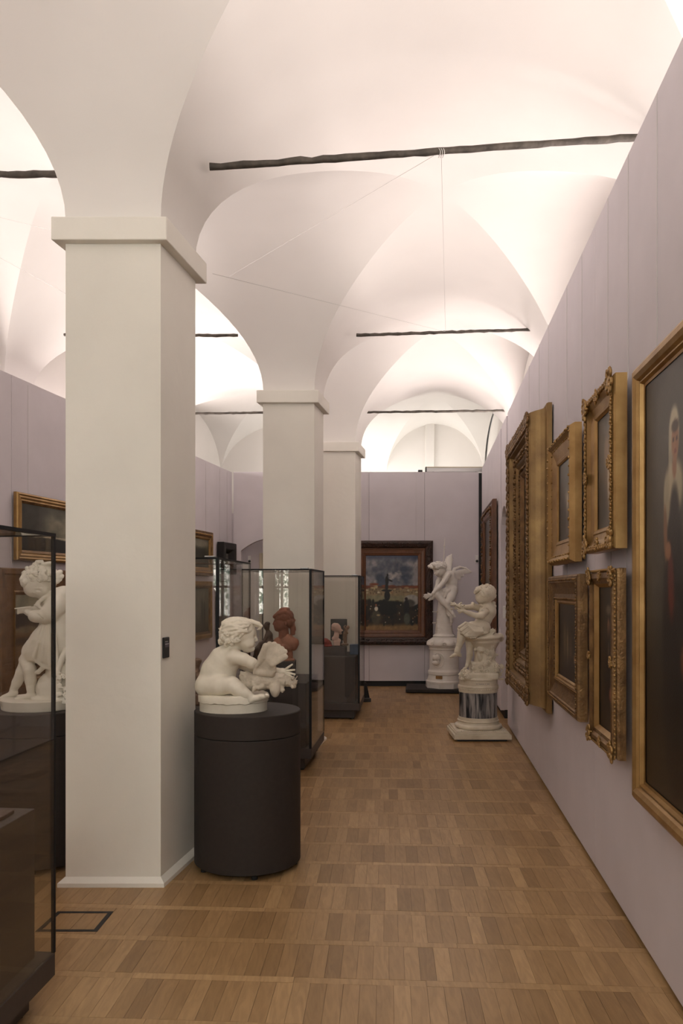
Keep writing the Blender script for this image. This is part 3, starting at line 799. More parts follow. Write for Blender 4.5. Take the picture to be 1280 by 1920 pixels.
# ------------------------------------------------------------------ plaster girl reading, left of the nearest pillar
def girl_statue():
    U = 4.76/1493/6
    t = thing('girl_statue', 'white plaster statue of a barefoot girl in a smock sitting on a rock', 'statue', (0,0,0))
    O = ((72-640)/1493*4.70, 4.70, PH); FR = (0, 1040, 6.0, 4.70, O)
    s = Sculpt(FR, 0.0042)
    # head bowed to the left
    s.ell((450, 300, 0), (190, 165, 160), 20, k=12)
    s.ell((400, 370, -20), (125, 105, 115), 25, k=26)
    s.ell((470, 400, -70), (85, 65, 62), 10, k=24)
    s.ell((330, 395, -10), (55, 50, 60), 30, k=20)                       # forehead low on the left
    s.ell((425, 450, -30), (38, 28, 42), 10, k=14)                        # chin
    s.chain([(352, 415, -50), (368, 440, -58), (384, 452, -60)], [13, 14, 12], k=8)
    s.ell((402, 458, -62), (16, 8, 18), 10, k=5)
    s.chain([(372, 400, -112), (378, 425, -116), (388, 434, -112)], [9, 12, 10], k=8); s.cap((395, 374, -132), (465, 384, -130), 9, 9, k=10)
    s.ell((425, 400, -138), (30, 11, 14), 8, k=8, op='-'); s.cap((400, 406, -134), (456, 412, -130), 4, 4, k=3, op='-'); s.cap((420, 444, -100), (455, 446, -98), 4.5, 4, k=3, op='-')
    s.chain([(520, 440, 10), (590, 520, 20)], [95, 100], k=30)            # neck
    # trunk under the smock
    s.chain([(640, 560, 20), (660, 700, 20), (660, 860, 20), (640, 1040, 20)], [165, 185, 190, 210], k=40)
    s.ell((720, 470, 20), (120, 120, 170), 20, k=40)
    # near sleeve and forearm folded across
    s.chain([(640, 580, -120), (560, 660, -170), (500, 690, -190)], [120, 105, 80], k=24)
    s.chain([(490, 700, -195), (400, 692, -200), (378, 692, -190)], [74, 66, 60], k=20); s.cap((395, 650, -262), (480, 715, -262), 7, 9, k=8, op='-')
    s.chain([(370, 680, -130), (310, 640, -90), (262, 618, -70)], [44, 36, 28], k=16)
    s.ell((250, 625, -75), (45, 34, 34), 20, k=10)
    for j in range(4): s.chain([(235, 605+j*15, -90+j*6), (205, 612+j*15, -95), (200, 630+j*12, -85)], [12, 11, 9], k=4)
    # far arm, collar
    s.chain([(540, 560, 120), (440, 640, 120), (330, 640, 40), (270, 622, -20)], [95, 75, 50, 36], k=20)
    s.chain([(440, 530, -90), (420, 565, -160), (455, 602, -225)], [22, 26, 14], k=6); s.cap((380, 566, -170), (440, 580, -200), 6, 18, k=5); s.chain([(560, 455, -90), (490, 490, -120), (430, 540, -120), (400, 570, -110)], [20, 22, 22, 10], k=8)
    # skirt falling to the knees: folds
    s.chain([(530, 820, -70), (480, 950, -80), (400, 1075, -85), (370, 1100, -85)], [90, 125, 130, 120], k=30)
    s.chain([(590, 820, -50), (570, 1000, -75), (560, 1130, -80)], [130, 150, 148], k=30)
    s.chain([(600, 880, 40), (480, 1050, 60), (370, 1110, 60)], [140, 130, 100], k=40)
    s.chain([(640, 860, 20), (690, 1060, 20)], [180, 200], k=40)
    for p in (((470, 770, -140), (370, 960, -180), (285, 1120, -170)), ((490, 780, -152), (430, 990, -208), (385, 1160, -196)), ((515, 790, -160), (490, 1000, -215), (478, 1190, -196)),
              ((555, 800, -172), (560, 1020, -222), (560, 1240, -190)), ((610, 800, -176), (635, 1030, -218), (650, 1240, -190))):
        s.chain([(q[0], q[1], q[2]-12) for q in p], [10, 18, 22], k=12)
    s.chain([(248, 1140, -120), (320, 1175, -165), (400, 1190, -190), (490, 1260, -185), (580, 1285, -175), (660, 1270, -170)], [14, 16, 18, 20, 20, 20], k=16)
    s.chain([(500, 1255, -165), (430, 1320, -150), (400, 1335, -140)], [30, 24, 12], k=14)
    # near leg
    s.chain([(275, 1185, -115), (330, 1290, -125), (345, 1420, -125), (348, 1540, -120)], [62, 72, 60, 44], k=18)
    s.ell((355, 1590, -120), (54, 42, 46), 0, k=16); s.cap((350, 1590, -122), (220, 1612, -135), 40, 26, k=16)
    for j in range(5): s.ell((180+j*5, 1620, -165+j*15), (26, 14, 10), 0, k=5)
    # far leg
    s.chain([(285, 1190, 40), (250, 1320, 50), (190, 1440, 55), (150, 1520, 55)], [60, 68, 54, 42], k=18)
    s.ell((150, 1560, 55), (56, 40, 44), 10, k=16); s.cap((140, 1570, 52), (35, 1602, 42), 36, 24, k=14)
    for j in range(5): s.ell((8+j*5, 1610, 15+j*14), (24, 13, 10), 0, k=5)
    body = s.build('figure', M['plaster2'], t)
    # book and pen held in the hand
    bm = tube([s.P((165, 607, -110)), s.P((270, 596, -120)), s.P((350, 585, -130))], [0.003, 0.005, 0.004], 8)
    obj('pen', bm, M['plaster2'], t, True, 40)
    # hair with bow
    s = Sculpt(FR, 0.0036)
    s.ell((455, 265, 10), (200, 150, 172), 18, k=8, bump=(0.003, 55))
    s.ell((330, 310, -10), (85, 75, 140), 40, k=20, bump=(0.003, 60))
    rr = random.Random(9)
    for i in range(46):
        a = rr.uniform(0, 2*PI); b = rr.uniform(0.15, 1.0)
        x = 440+190*b*math.cos(a)*0.95; y = 235+135*b*math.sin(a)
        if y > 335 and x > 330: continue
        dz = -170*math.sqrt(max(0.02, 1-b*b))-4
        s.curl((x, y, dz), rr.uniform(20, 34), rr.uniform(9, 13), rr.uniform(1.0, 1.7), rr.random()*6, dep=5, k=3, n=7, lift=12)
    s.chain([(270, 230, -60), (250, 280, -80), (262, 330, -90), (300, 360, -110)], [26, 30, 26, 16], k=6)
    s.chain([(400, 110, -40), (430, 80, -50), (470, 78, -50), (480, 105, -60)], [16, 20, 20, 16], k=6); s.chain([(400, 95, -30), (410, 72, -30)], [14, 12], k=5)
    s.ell((355, 150, -60), (34, 30, 34), 0, k=6); s.ell((540, 105, -30), (70, 28, 50), 10, k=8)
    s.build('hair', M['plaster2'], t)
    s = Sculpt(FR, 0.0036)
    for c, r in (((670, 200, -20), (40, 30, 24)), ((690, 245, -10), (34, 28, 22)), ((650, 250, -20), (36, 40, 26)), ((675, 285, -10), (26, 18, 20)), ((640, 300, 0), (40, 30, 40)), ((630, 220, -10), (40, 30, 40))):
        s.ell(c, r, 25, k=6)
    s.build('bow', M['plaster2'], t)
    # rock seat with carved flowers
    s = Sculpt(FR, 0.0046)
    s.ell((640, 1500, 20), (230, 190, 250), 0, k=20, bump=(0.006, 24)); s.ell((720, 1330, 20), (190, 240, 230), 0, k=30, bump=(0.005, 26))
    s.ell((540, 1500, -80), (120, 160, 130), 0, k=20, bump=(0.003, 24)); s.slab((640, 1610, 10), (210, 40, 220), 0, k=20)
    for i in range(26):
        x = rr.uniform(640, 860); y = rr.uniform(1290, 1620)
        s.curl((x, y, -245+rr.uniform(-10, 25)+abs(x-660)*0.15), rr.uniform(22, 40), rr.uniform(9, 14), 1.2, rr.random()*6, k=4, n=6, lift=10)
    s.chain([(740, 1075, -150), (690, 1180, -190), (650, 1300, -225), (600, 1390, -230)], [34, 34, 30, 20], k=14)
    s.build('rock_seat', M['plaster2'], t)
    bm = bmesh.new(); rx, ry = 395*U, 390*U
    lathe([(0.95, 0), (0.97, 8*U), (1.0, 90*U), (1.01, 108*U), (0.98, 118*U)], 72, bm, sx=rx, sy=ry)
    obj('base', bm, M['plaster2'], t, True, 35)
    t.location = O
    return t
girl_statue()

# ------------------------------------------------------------------ winged boy on a tower
def ring_solid(rows, n=96, bm=None):
    """stack of rings: rows = [(z, f(theta) or radius)]"""
    bm = bm or bmesh.new(); R = []
    for z, r in rows:
        R.append([bm.verts.new(((r(2*PI*i/n) if callable(r) else r)*math.cos(2*PI*i/n), (r(2*PI*i/n) if callable(r) else r)*math.sin(2*PI*i/n), z)) for i in range(n)])
    for a, b in zip(R, R[1:]):
        for i in range(n): bm.faces.new((a[i], a[(i+1) % n], b[(i+1) % n], b[i]))
    bm.faces.new(R[0][::-1]); bm.faces.new(R[-1])
    return bm
def winged_statue():
    D = 12.55; O = ((832-640)/1493*D, D, 0.06); FR = (780, 1000, 6.4, D, O); U = D/1493/6.4
    t = thing('winged_boy_statue', 'white marble winged boy crouching on a tower over a medallion plinth', 'statue', O)
    Z = lambda y: EYE-(1000+y/6.4-HZ)/1493*D-O[2]
    m = M['marble']
    octo = lambda k: [(k*math.cos(PI/8+i*PI/4), k*math.sin(PI/8+i*PI/4)) for i in range(8)]
    obj('octagonal_base', prism(octo(0.298), 0.0, Z(1785), 0.004), m, t)
    obj('plinth_drum', lathe([(0.285, Z(1785)), (0.283, Z(1765)), (0.262, Z(1752)), (0.250, Z(1715)), (0.245, Z(1690)), (0.252, Z(1685)), (0.252, Z(1650)), (0.236, Z(1635)), (0.228, Z(1618)),
                              (0.226, Z(1395)), (0.238, Z(1390)), (0.238, Z(1375)), (0.230, Z(1370)), (0.246, Z(1350)), (0.250, Z(1338))], 80), m, t, True, 30)
    sc_ = lambda base, amp: (lambda a: base+amp*abs(math.sin(4*a+0.5)))
    obj('scalloped_cornice', ring_solid([(Z(1338), 0.225), (Z(1335), sc_(0.232, 0.055)), (Z(1312), sc_(0.238, 0.050)), (Z(1285), sc_(0.225, 0.040)), (Z(1262), 0.205), (Z(1240), 0.165)]), m, t, True, 40)
    for i in range(8):
        vol = bmesh.new()
        a = 2*PI*i/8-0.5/4+PI/8+PI/8
        for q in range(10):
            b = q/9*5.0; r = 0.030*(1-0.7*q/9)
            add_blob(vol, ((0.262)*math.cos(a)-math.sin(a)*r*math.cos(b), 0.262*math.sin(a)+math.cos(a)*r*math.cos(b), Z(1318)+r*math.sin(b)), (0.009, 0.009, 0.009))
        obj('scroll_ornament', vol, m, t, True)
    prof = [(0.172, Z(1240)), (0.176, Z(1228)), (0.160, Z(1218)), (0.150, Z(1212)), (0.143, Z(1205))]
    y = 1200
    while y > 800:
        f = (1200-y)/400; r = 0.141-0.053*f
        prof += [(r, Z(y)), (r, Z(y-21)), (r-0.0022, Z(y-22.5)), (r-0.0022, Z(y-24))]; y -= 25
    obj('tower', lathe(prof, 64), m, t, True, 30)
    for yy in (940, 1072):
        obj('rung', tube([(-0.10, -0.03, Z(yy)), (-0.185, -0.05, Z(yy))], 0.009, 8), m, t, True, 40)
    # medallion
    bm = bmesh.new(); a0 = -PI/2-0.52; n = 40
    def onum(u, v, h): 
        a = a0+u/0.226; return ((0.226+h)*math.cos(a), (0.226+h)*math.sin(a), Z(1510)+v)
    rings = []
    for rr, h in ((1.0, 0.0), (1.0, 0.012), (0.90, 0.014), (0.86, 0.006), (0.5, 0.006)):
        rings.append([bm.verts.new(onum(0.100*rr*math.cos(2*PI*i/n), 0.122*rr*math.sin(2*PI*i/n), h)) for i in range(n)])
    for p, q in zip(rings, rings[1:]):
        for i in range(n): bm.faces.new((p[i], p[(i+1) % n], q[(i+1) % n], q[i]))
    bm.faces.new(rings[-1])
    md = obj('medallion', bm, m, t, True, 40)
    s = Sculpt(FR, 0.005)
    s.ell((255, 1490, -170), (36, 44, 26), 0, k=8); s.ell((275, 1505, -172), (14, 10, 20), 0, k=6); s.ell((235, 1555, -168), (46, 28, 22), 0, k=10); s.ell((215, 1495, -165), (24, 36, 24), 0, k=8, bump=(0.004, 60)); s.ell((262, 1535, -172), (20, 14, 18), 0, k=6)
    s.build('portrait_relief', m, md)
    bm = bmesh.new(); a1 = -PI/2-0.42
    v = []
    for da, dz in ((-0.20, 1728), (0.20, 1728), (0.20, 1692), (-0.20, 1692)): v.append((a1+da, Z(dz)))
    fr_ = [bm.verts.new((0.268*math.cos(a), 0.268*math.sin(a), z)) for a, z in v]; bk = [bm.verts.new((0.25*math.cos(a), 0.25*math.sin(a), z)) for a, z in v]
    bm.faces.new(fr_)
    for i in range(4): bm.faces.new((fr_[(i+1) % 4], fr_[i], bk[i], bk[(i+1) % 4]))
    tag(obj('plaque', bm, M['brass'], t), 'small brass name plate')
    # figure
    s = Sculpt(FR, 0.006)
    s.ell((280, 440, -30), (72, 74, 70), 20, k=8); s.ell((272, 470, -45), (50, 48, 50), 20, k=14); s.ell((285, 502, -50), (22, 16, 24), 0, k=10)
    s.chain([(228, 470, -60), (222, 486, -66)], [9, 10], k=6); s.ell((238, 500, -60), (16, 7, 14), 20, k=4)
    s.chain([(320, 470, -10), (365, 500, 0)], [42, 46], k=18)
    s.chain([(395, 520, 0), (425, 600, 0), (425, 690, 5)], [72, 66, 76], k=22); s.ell((370, 540, -10), (60, 55, 85), 30, k=24)
    s.chain([(385, 500, -70), (325, 590, -115), (270, 650, -130), (200, 720, -135)], [38, 31, 27, 19], k=10)       # near arm
    s.ell((165, 742, -135), (32, 20, 18), -25, k=6)
    for p in ([(145, 735, -138), (110, 735, -140), (92, 740, -142)], [(140, 745, -138), (105, 752, -140), (88, 762, -142)], [(145, 755, -138), (115, 766, -140), (100, 776, -142)], [(155, 760, -136), (130, 776, -138), (115, 788, -138)], [(170, 730, -138), (150, 722, -142), (138, 715, -142)]):
        s.chain(p, [9, 8, 6], k=3)
    s.chain([(300, 505, 40), (262, 580, 30), (250, 640, 0), (215, 705, -40), (190, 735, -60)], [36, 28, 26, 20, 18], k=10)   # far arm
    s.chain([(425, 690, 30), (330, 720, -60), (258, 735, -110)], [68, 56, 46], k=14)                                  # leg with raised knee
    s.chain([(262, 745, -110), (320, 820, -130), (375, 880, -140), (410, 925, -140)], [44, 38, 28, 22], k=10)
    s.chain([(410, 925, -140), (440, 970, -150), (465, 1000, -155)], [26, 20, 12], k=8)
    s.chain([(430, 690, -50), (415, 770, -110), (385, 832, -140)], [66, 54, 42], k=14)                                 # near leg
    s.chain([(385, 832, -140), (385, 900, -120), (378, 960, -110)], [38, 30, 20], k=10); s.chain([(378, 960, -110), (395, 990, -135)], [20, 12], k=6)
    body = s.build('figure', m, t)
    s = Sculpt(FR, 0.0055)
    s.ell((262, 398, -25), (104, 56, 90), -8, k=6, bump=(0.004, 50)); rr = random.Random(2)
    for i in range(34):
        a = rr.uniform(0, 2*PI); b = rr.uniform(0.2, 1.0); x = 258+104*b*math.cos(a); y = 392+52*b*math.sin(a)
        s.curl((x, y, -25-88*math.sqrt(max(0.02, 1-b*b))), rr.uniform(14, 22), rr.uniform(7, 10), 1.2, rr.random()*6, k=3, n=6, lift=8)
    s.build('hair', m, t)
    s = Sculpt(FR, 0.0055)
    for x, y, w in ((330, 690, 26), (365, 700, 30), (395, 690, 24), (350, 735, 28), (330, 760, 20), (390, 725, 22)): s.ell((x, y, -105), (w, w*1.3, 26), rr.uniform(-40, 40), k=8)
    s.build('drapery', m, t); s = Sculpt(FR, 0.0055)
    s.chain([(390, 930, -120), (420, 1000, -130), (425, 1060, -120), (420, 1100, -110)], [26, 22, 16, 8], k=8, bump=(0.006, 40))
    s.build('drapery', m, t); s = Sculpt(FR, 0.0055)
    s.chain([(215, 745, -110), (190, 775, -110), (155, 800, -115)], [30, 22, 12], k=8, bump=(0.004, 50))
    s.build('drapery', m, t)
    s = Sculpt(FR, 0.0055)
    for tip, r in (((655, 464, 120), 11), ((610, 440, 105), 17), ((575, 470, 95), 18), ((555, 505, 85), 19), ((520, 540, 75), 20), ((480, 562, 60), 19), ((450, 552, 45), 16)):
        s.cap((435, 485, 35), tip, 30, r, k=8, fl=((0.1, 1, 0), 2.6))
    s.chain([(425, 495, 30), (455, 430, 60), (520, 406, 85), (590, 418, 105), (655, 462, 120)], [16, 17, 15, 13, 9], k=8)
    s.build('wing', m, t)
    s = Sculpt(FR, 0.0055)
    for tip, r in (((422, 258, 120), 12), ((400, 275, 110), 16), ((375, 290, 100), 17), ((428, 310, 110), 15), ((360, 315, 95), 15), ((350, 345, 90), 14)):
        s.cap((385, 440, 60), tip, 34, r, k=6, fl=((0.1, 1, 0), 2.4))
    s.build('wing', m, t)
    bm = tube([s.P((345, 50, 60)), s.P((339, 140, 62)), s.P((327, 330, 66)), s.P((300, 700, 70))], [0.003, 0.007, 0.009, 0.010], 10)
    add_blob(bm, s.P((338, 150, 62)), (0.016, 0.016, 0.016), n=10, m=8)
    obj('staff', bm, m, t, True, 40)
    p = thing('low_platform', 'low black platform under the winged boy statue', 'platform', (1.60, 12.55, 0), math.radians(-6))
    obj('slab', box(-0.58, 0.50, -0.36, 0.42, 0.012, 0.0595, 0.004), M['ped'], p); obj('recessed_foot', box(-0.5, 0.42, -0.28, 0.34, 0, 0.013), M['black'], p)
winged_statue()

# ------------------------------------------------------------------ girl seated on an urn, marble column base
def urn_statue():
    D = 8.65; O = ((896-640)/1493*D, D, 0.0); FR = (820, 1080, 6.0, D, O); U = D/1493/6
    t = thing('urn_girl_statue', 'ivory marble girl seated on a flower-hung urn above a grey marble drum', 'statue', O)
    Z = lambda y: EYE-(1080+y/6-HZ)/1493*D
    m = M['marble_y']
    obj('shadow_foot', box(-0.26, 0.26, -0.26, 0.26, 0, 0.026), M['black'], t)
    bm = bmesh.new()
    for h, z0, z1 in ((0.302, 0.022, 0.072), (0.286, 0.072, 0.088), (0.272, 0.088, 0.104)): add_box(bm, -h, h, -h, h, z0, z1)
    bmesh.ops.bevel(bm, geom=bm.edges[:], offset=0.004, segments=2, profile=0.5, affect='EDGES')
    pl = obj('square_plinth', bm, m, t)
    b1, b2 = bmesh.new(), bmesh.new()
    for i in range(23):
        x = -0.22+0.02*i; add_box(b1, x-0.006, x+0.006, -0.268, -0.262, 0.102, 0.112); add_box(b2, 0.262, 0.268, x-0.006, x+0.006, 0.102, 0.112)
    for b_ in (b1, b2): obj('reeding', b_, m, pl)['kind'] = 'stuff'
    tor = [(0.236+0.016*math.cos(a), 0.128+0.022*math.sin(a)) for a in [-PI/2+PI*k/10 for k in range(11)]]
    obj('column_base', lathe([(0.20, 0.104)]+tor+[(0.222, 0.152), (0.214, 0.164), (0.212, 0.176), (0.224, 0.182), (0.224, 0.190), (0.214, 0.194), (0.213, 0.226)], 80), m, t, True, 35)
    tag(obj('marble_drum', lathe([(0.2035, 0.226), (0.2035, 0.492)], 80), M['marble_g'], t, True, 35), 'grey black-veined marble drum')
    obj('beaded_ring', lathe([(0.208, 0.492), (0.209, 0.520), (0.214, 0.524), (0.213, 0.545), (0.218, 0.552), (0.214, 0.566), (0.206, 0.570), (0.206, 0.625), (0.212, 0.632), (0.206, 0.655), (0.19, 0.66)], 80), m, t, True, 35)
    bm = bmesh.new()
    for i in range(58):
        a = 2*PI*i/58; add_blob(bm, (0.213*math.cos(a), 0.213*math.sin(a), 0.535), (0.0065, 0.0065, 0.0065), n=6, m=4)
    obj('beading', bm, m, t, True)['kind'] = 'stuff'
    bm = bmesh.new(); rr = random.Random(6)
    xs = -0.055
    for wd in (2, 0, 7, 0, 1, 0, 4):                                   # carved signature: short dark strokes
        for q in range(wd):
            a = -PI/2+xs/0.206; b = a+0.026
            for st in range(2):
                aa = a+st*0.016; zb = 0.588+rr.uniform(0, 0.003); zt = 0.600+rr.uniform(-0.003, 0.002)
                vs_ = [bm.verts.new((0.2068*math.cos(x), 0.2068*math.sin(x), z)) for x, z in ((aa, zb), (aa+0.009, zb), (aa+0.009, zt), (aa, zt))]
                bm.faces.new(vs_)
            xs += 0.0085
        if wd == 0: xs += 0.010
    obj('inscription', bm, M['seam'], t)
    # urn: block, neck, cushion bowl
    s = Sculpt(FR, 0.0052)
    s.slab((500, 1030, 0), (130, 62, 130), 0, k=10, rnd=10); s.slab((470, 1110, 0), (190, 40, 190), 0, k=16, rnd=25)
    s.chain([(530, 990, 0), (530, 900, 0), (530, 820, 0), (530, 745, 0)], [125, 112, 120, 165], k=14)
    s.ell((525, 690, 0), (215, 50, 190), 2, k=14); s.ell((360, 695, -30), (60, 42, 90), 0, k=14)
    s.ell((700, 690, 10), (44, 52, 90), 20, k=10)
    s.ell((490, 830, -105), (50, 40, 34), 0, k=10, bump=(0.006, 50)); s.ell((470, 900, -100), (30, 60, 26), 10, k=10, bump=(0.004, 60)); s.ell((425, 830, -95), (18, 22, 20), 0, k=8)
    s.build('urn', m, t)
    # flowers and leaves
    s = Sculpt(FR, 0.005); rr = random.Random(21)
    def bloom(x, y, d, r):
        n = rr.randint(4, 6); ph = rr.random()*6
        for i in range(n):
            a = ph+2*PI*i/n
            s.ell((x+r*0.62*math.cos(a), y+r*0.55*math.sin(a), d+rr.uniform(-6, 6)), (r*0.55, r*0.34, r*0.24), math.degrees(a), k=2)
        s.ell((x, y, d-r*0.22), (r*0.26, r*0.26, r*0.22), k=2)
    path = [(620, 620), (600, 660), (620, 700), (640, 720), (600, 790), (560, 860), (610, 850), (640, 890), (580, 930), (620, 960), (570, 980), (650, 1010), (600, 1040), (540, 1060), (690, 1060), (640, 1090), (590, 1100), (700, 1110), (520, 1110), (650, 1150)]
    for x, y in path:
        dd = -150-0.10*max(0, 0) if y > 700 else -170
        dd += 0.7*max(0, x-560)
        bloom(x, y, dd+rr.uniform(-10, 15), rr.uniform(26, 40))
    for i in range(26): bloom(rr.uniform(400, 730), rr.uniform(1000, 1150), -170+0.55*abs(rr.uniform(0, 160)), rr.uniform(20, 34))
    for i in range(16): bloom(rr.uniform(245, 365), rr.uniform(1055, 1180), -175+rr.uniform(-10, 50), rr.uniform(20, 34))
    for i in range(14):
        x, y = rr.choice(path); a = rr.uniform(0, 6.28)
        s.chain([(x, y, -140+0.7*max(0, x-560)), (x+40*math.cos(a), y+40*math.sin(a), -165+0.7*max(0, x-560))], [7, 5], k=3)
    s.chain([(690, 1110, -60), (720, 1090, -70), (740, 1060, -70)], [8, 7, 6], k=3); s.chain([(690, 1160, -40), (735, 1160, -60)], [8, 12], k=3)
    s.ell((330, 1120, -120), (60, 60, 60), 0, k=10); s.ell((600, 1050, -80), (90, 110, 60), 0, k=10); s.ell((590, 850, -60), (50, 130, 60), 0, k=10)
    s.build('carved_flowers', m, t)
    # seated girl
    s = Sculpt(FR, 0.0048)
    s.ell((530, 215, -20), (100, 100, 92), 0, k=8); s.ell((490, 245, -20), (62, 68, 70), 0, k=14)
    s.ell((497, 275, -55), (38, 34, 34), 0, k=12); s.ell((462, 222, -20), (24, 30, 50), 0, k=10)
    s.chain([(452, 235, -20), (444, 258, -20)], [7, 9], k=5); s.ell((462, 282, -20), (14, 6, 18), -20, k=4); s.ell((480, 302, -20), (22, 18, 24), 0, k=8)
    s.ell((462, 284, -30), (12, 3, 18), -15, k=2, op='-'); s.ell((462, 238, -58), (14, 8, 14), 0, k=5, op='-'); s.ell((468, 240, -56), (8, 7, 9), 0, k=2)
    s.ell((540, 225, -100), (16, 22, 14), 0, k=6)
    s.chain([(545, 300, -15), (560, 345, -10)], [48, 56], k=12)
    s.chain([(565, 385, -10), (530, 470, -10), (490, 560, -10), (500, 610, 0)], [92, 84, 86, 95], k=20); s.ell((590, 400, 0), (60, 80, 100), 20, k=20)
    s.chain([(540, 400, -95), (500, 440, -115), (440, 448, -125), (370, 425, -130), (300, 398, -130)], [40, 37, 32, 27, 20], k=10)     # near arm
    s.ell((272, 392, -130), (32, 18, 20), 15, k=6)
    for p in ([(250, 380, -135), (228, 370, -140), (215, 360, -140)], [(250, 390, -135), (225, 388, -140)], [(255, 400, -135), (235, 402, -140)], [(262, 410, -130), (240, 420, -130)]): s.chain(p, [9, 7, 6][:len(p)], k=3)
    s.chain([(470, 360, 70), (410, 345, 40), (330, 355, -40), (250, 345, -90), (190, 325, -110)], [42, 36, 30, 24, 18], k=10)             # far arm
    s.ell((170, 318, -112), (28, 18, 18), 15, k=6)
    s.chain([(480, 640, -70), (360, 640, -110), (280, 640, -125)], [80, 66, 50], k=14); s.chain([(490, 640, 30), (400, 650, 20), (345, 680, 10)], [80, 66, 48], k=14)
    s.chain([(270, 640, -125), (262, 720, -128), (245, 780, -130), (228, 835, -132)], [46, 44, 34, 26], k=10)                              # near leg
    s.chain([(345, 690, 10), (362, 780, 5), (362, 880, 0), (345, 960, -10)], [46, 42, 36, 26], k=10)
    s.chain([(345, 965, -10), (330, 1010, -30), (312, 1040, -40)], [26, 20, 12], k=8)
    fig = s.build('figure', m, t)
    s = Sculpt(FR, 0.0044)                                                                                                                   # boot
    s.chain([(232, 810, -132), (222, 850, -132), (235, 880, -130)], [32, 32, 24], k=8); s.chain([(225, 870, -132), (180, 895, -136), (145, 912, -138)], [26, 20, 11], k=8)
    s.slab((255, 893, -130), (14, 18, 16), 0, k=4)
    for y in (790, 815, 840): s.ell((208-(840-y)*0.25, y+10, -158), (5, 5, 5), k=1)
    s.build('boot', m, fig)
    s = Sculpt(FR, 0.0046)                                                                                                                   # skirt, sleeves, collar
    s.chain([(500, 590, -60), (390, 600, -105), (300, 610, -122)], [96, 86, 66], k=14); s.chain([(490, 610, 30), (400, 630, 20), (350, 650, 10)], [92, 80, 58], k=14)
    for i in range(15):                                                     # ruffled hem and folds
        f = i/14; x = 245+f*190; y = 585+100*math.sin(min(1.0, f*1.6)*PI/2)
        s.chain([(470+30*f, 560+10*f, -140), (x+70, y-55, -196+10*f), (x, y-8+14*(i % 2), -196+24*f)], [10, 16, 17], k=8)
        s.chain([(480+30*f, 575+10*f, -160), (x+78, y-46, -212+10*f), (x+10, y+6, -214+24*f)], [3, 5, 7], k=6, op='-')
    s.chain([(238, 590, -60), (242, 605, -120), (268, 640, -180), (330, 672, -192), (400, 672, -180), (470, 655, -170), (550, 640, -140)], [16, 16, 17, 18, 17, 16, 14], k=8)
    s.ell((510, 620, -60), (80, 46, 90), 0, k=14)
    s.ell((400, 335, 35), (26, 44, 40), 10, k=6, bump=(0.004, 50)); s.ell((520, 395, -100), (48, 40, 34), 20, k=10, bump=(0.004, 40))
    for i in range(12):
        a = i/11; s.ell((485+a*140, 325+20*math.sin(a*3.1), -62+60*abs(a-0.4)), (14, 15, 16), i*40, k=3)
    s.ell((625, 310, 0), (30, 26, 40), 30, k=5); s.ell((640, 345, 0), (26, 20, 40), 60, k=5)
    s.build('dress', m, fig)
    s = Sculpt(FR, 0.0044)
    s.ell((552, 180, -12), (106, 86, 104), 6, k=8, bump=(0.004, 55)); s.ell((580, 225, -12), (72, 62, 100), 0, k=14, bump=(0.004, 55))
    s.chain([(470, 150, -70), (440, 170, -60), (424, 195, -50)], [26, 24, 14], k=6); s.chain([(500, 130, -30), (450, 150, -20), (420, 185, -10)], [30, 28, 16], k=6)
    for i in range(60):
        a = rr.uniform(0, 2*PI); b = rr.uniform(0.1, 1.0); x = 552+104*b*math.cos(a); y = 188+92*b*math.sin(a)
        if x < 520 and y > 190+0.3*(x-450): continue
        s.curl((x, y, -12-106*math.sqrt(max(0.02, 1-b*b))), rr.uniform(13, 21), rr.uniform(6.5, 9), 1.2, rr.random()*6, k=3, n=6, lift=8)
    s.build('hair', m, t)
    s = Sculpt(FR, 0.0046)
    for i in range(14): bloom(rr.uniform(160, 300), rr.uniform(300, 390), -125+rr.uniform(-15, 15), rr.uniform(12, 20))
    s.chain([(150, 300, -115), (220, 330, -125), (290, 370, -125)], [10, 14, 12], k=4)
    s.build('posy', m, t)
urn_statue()

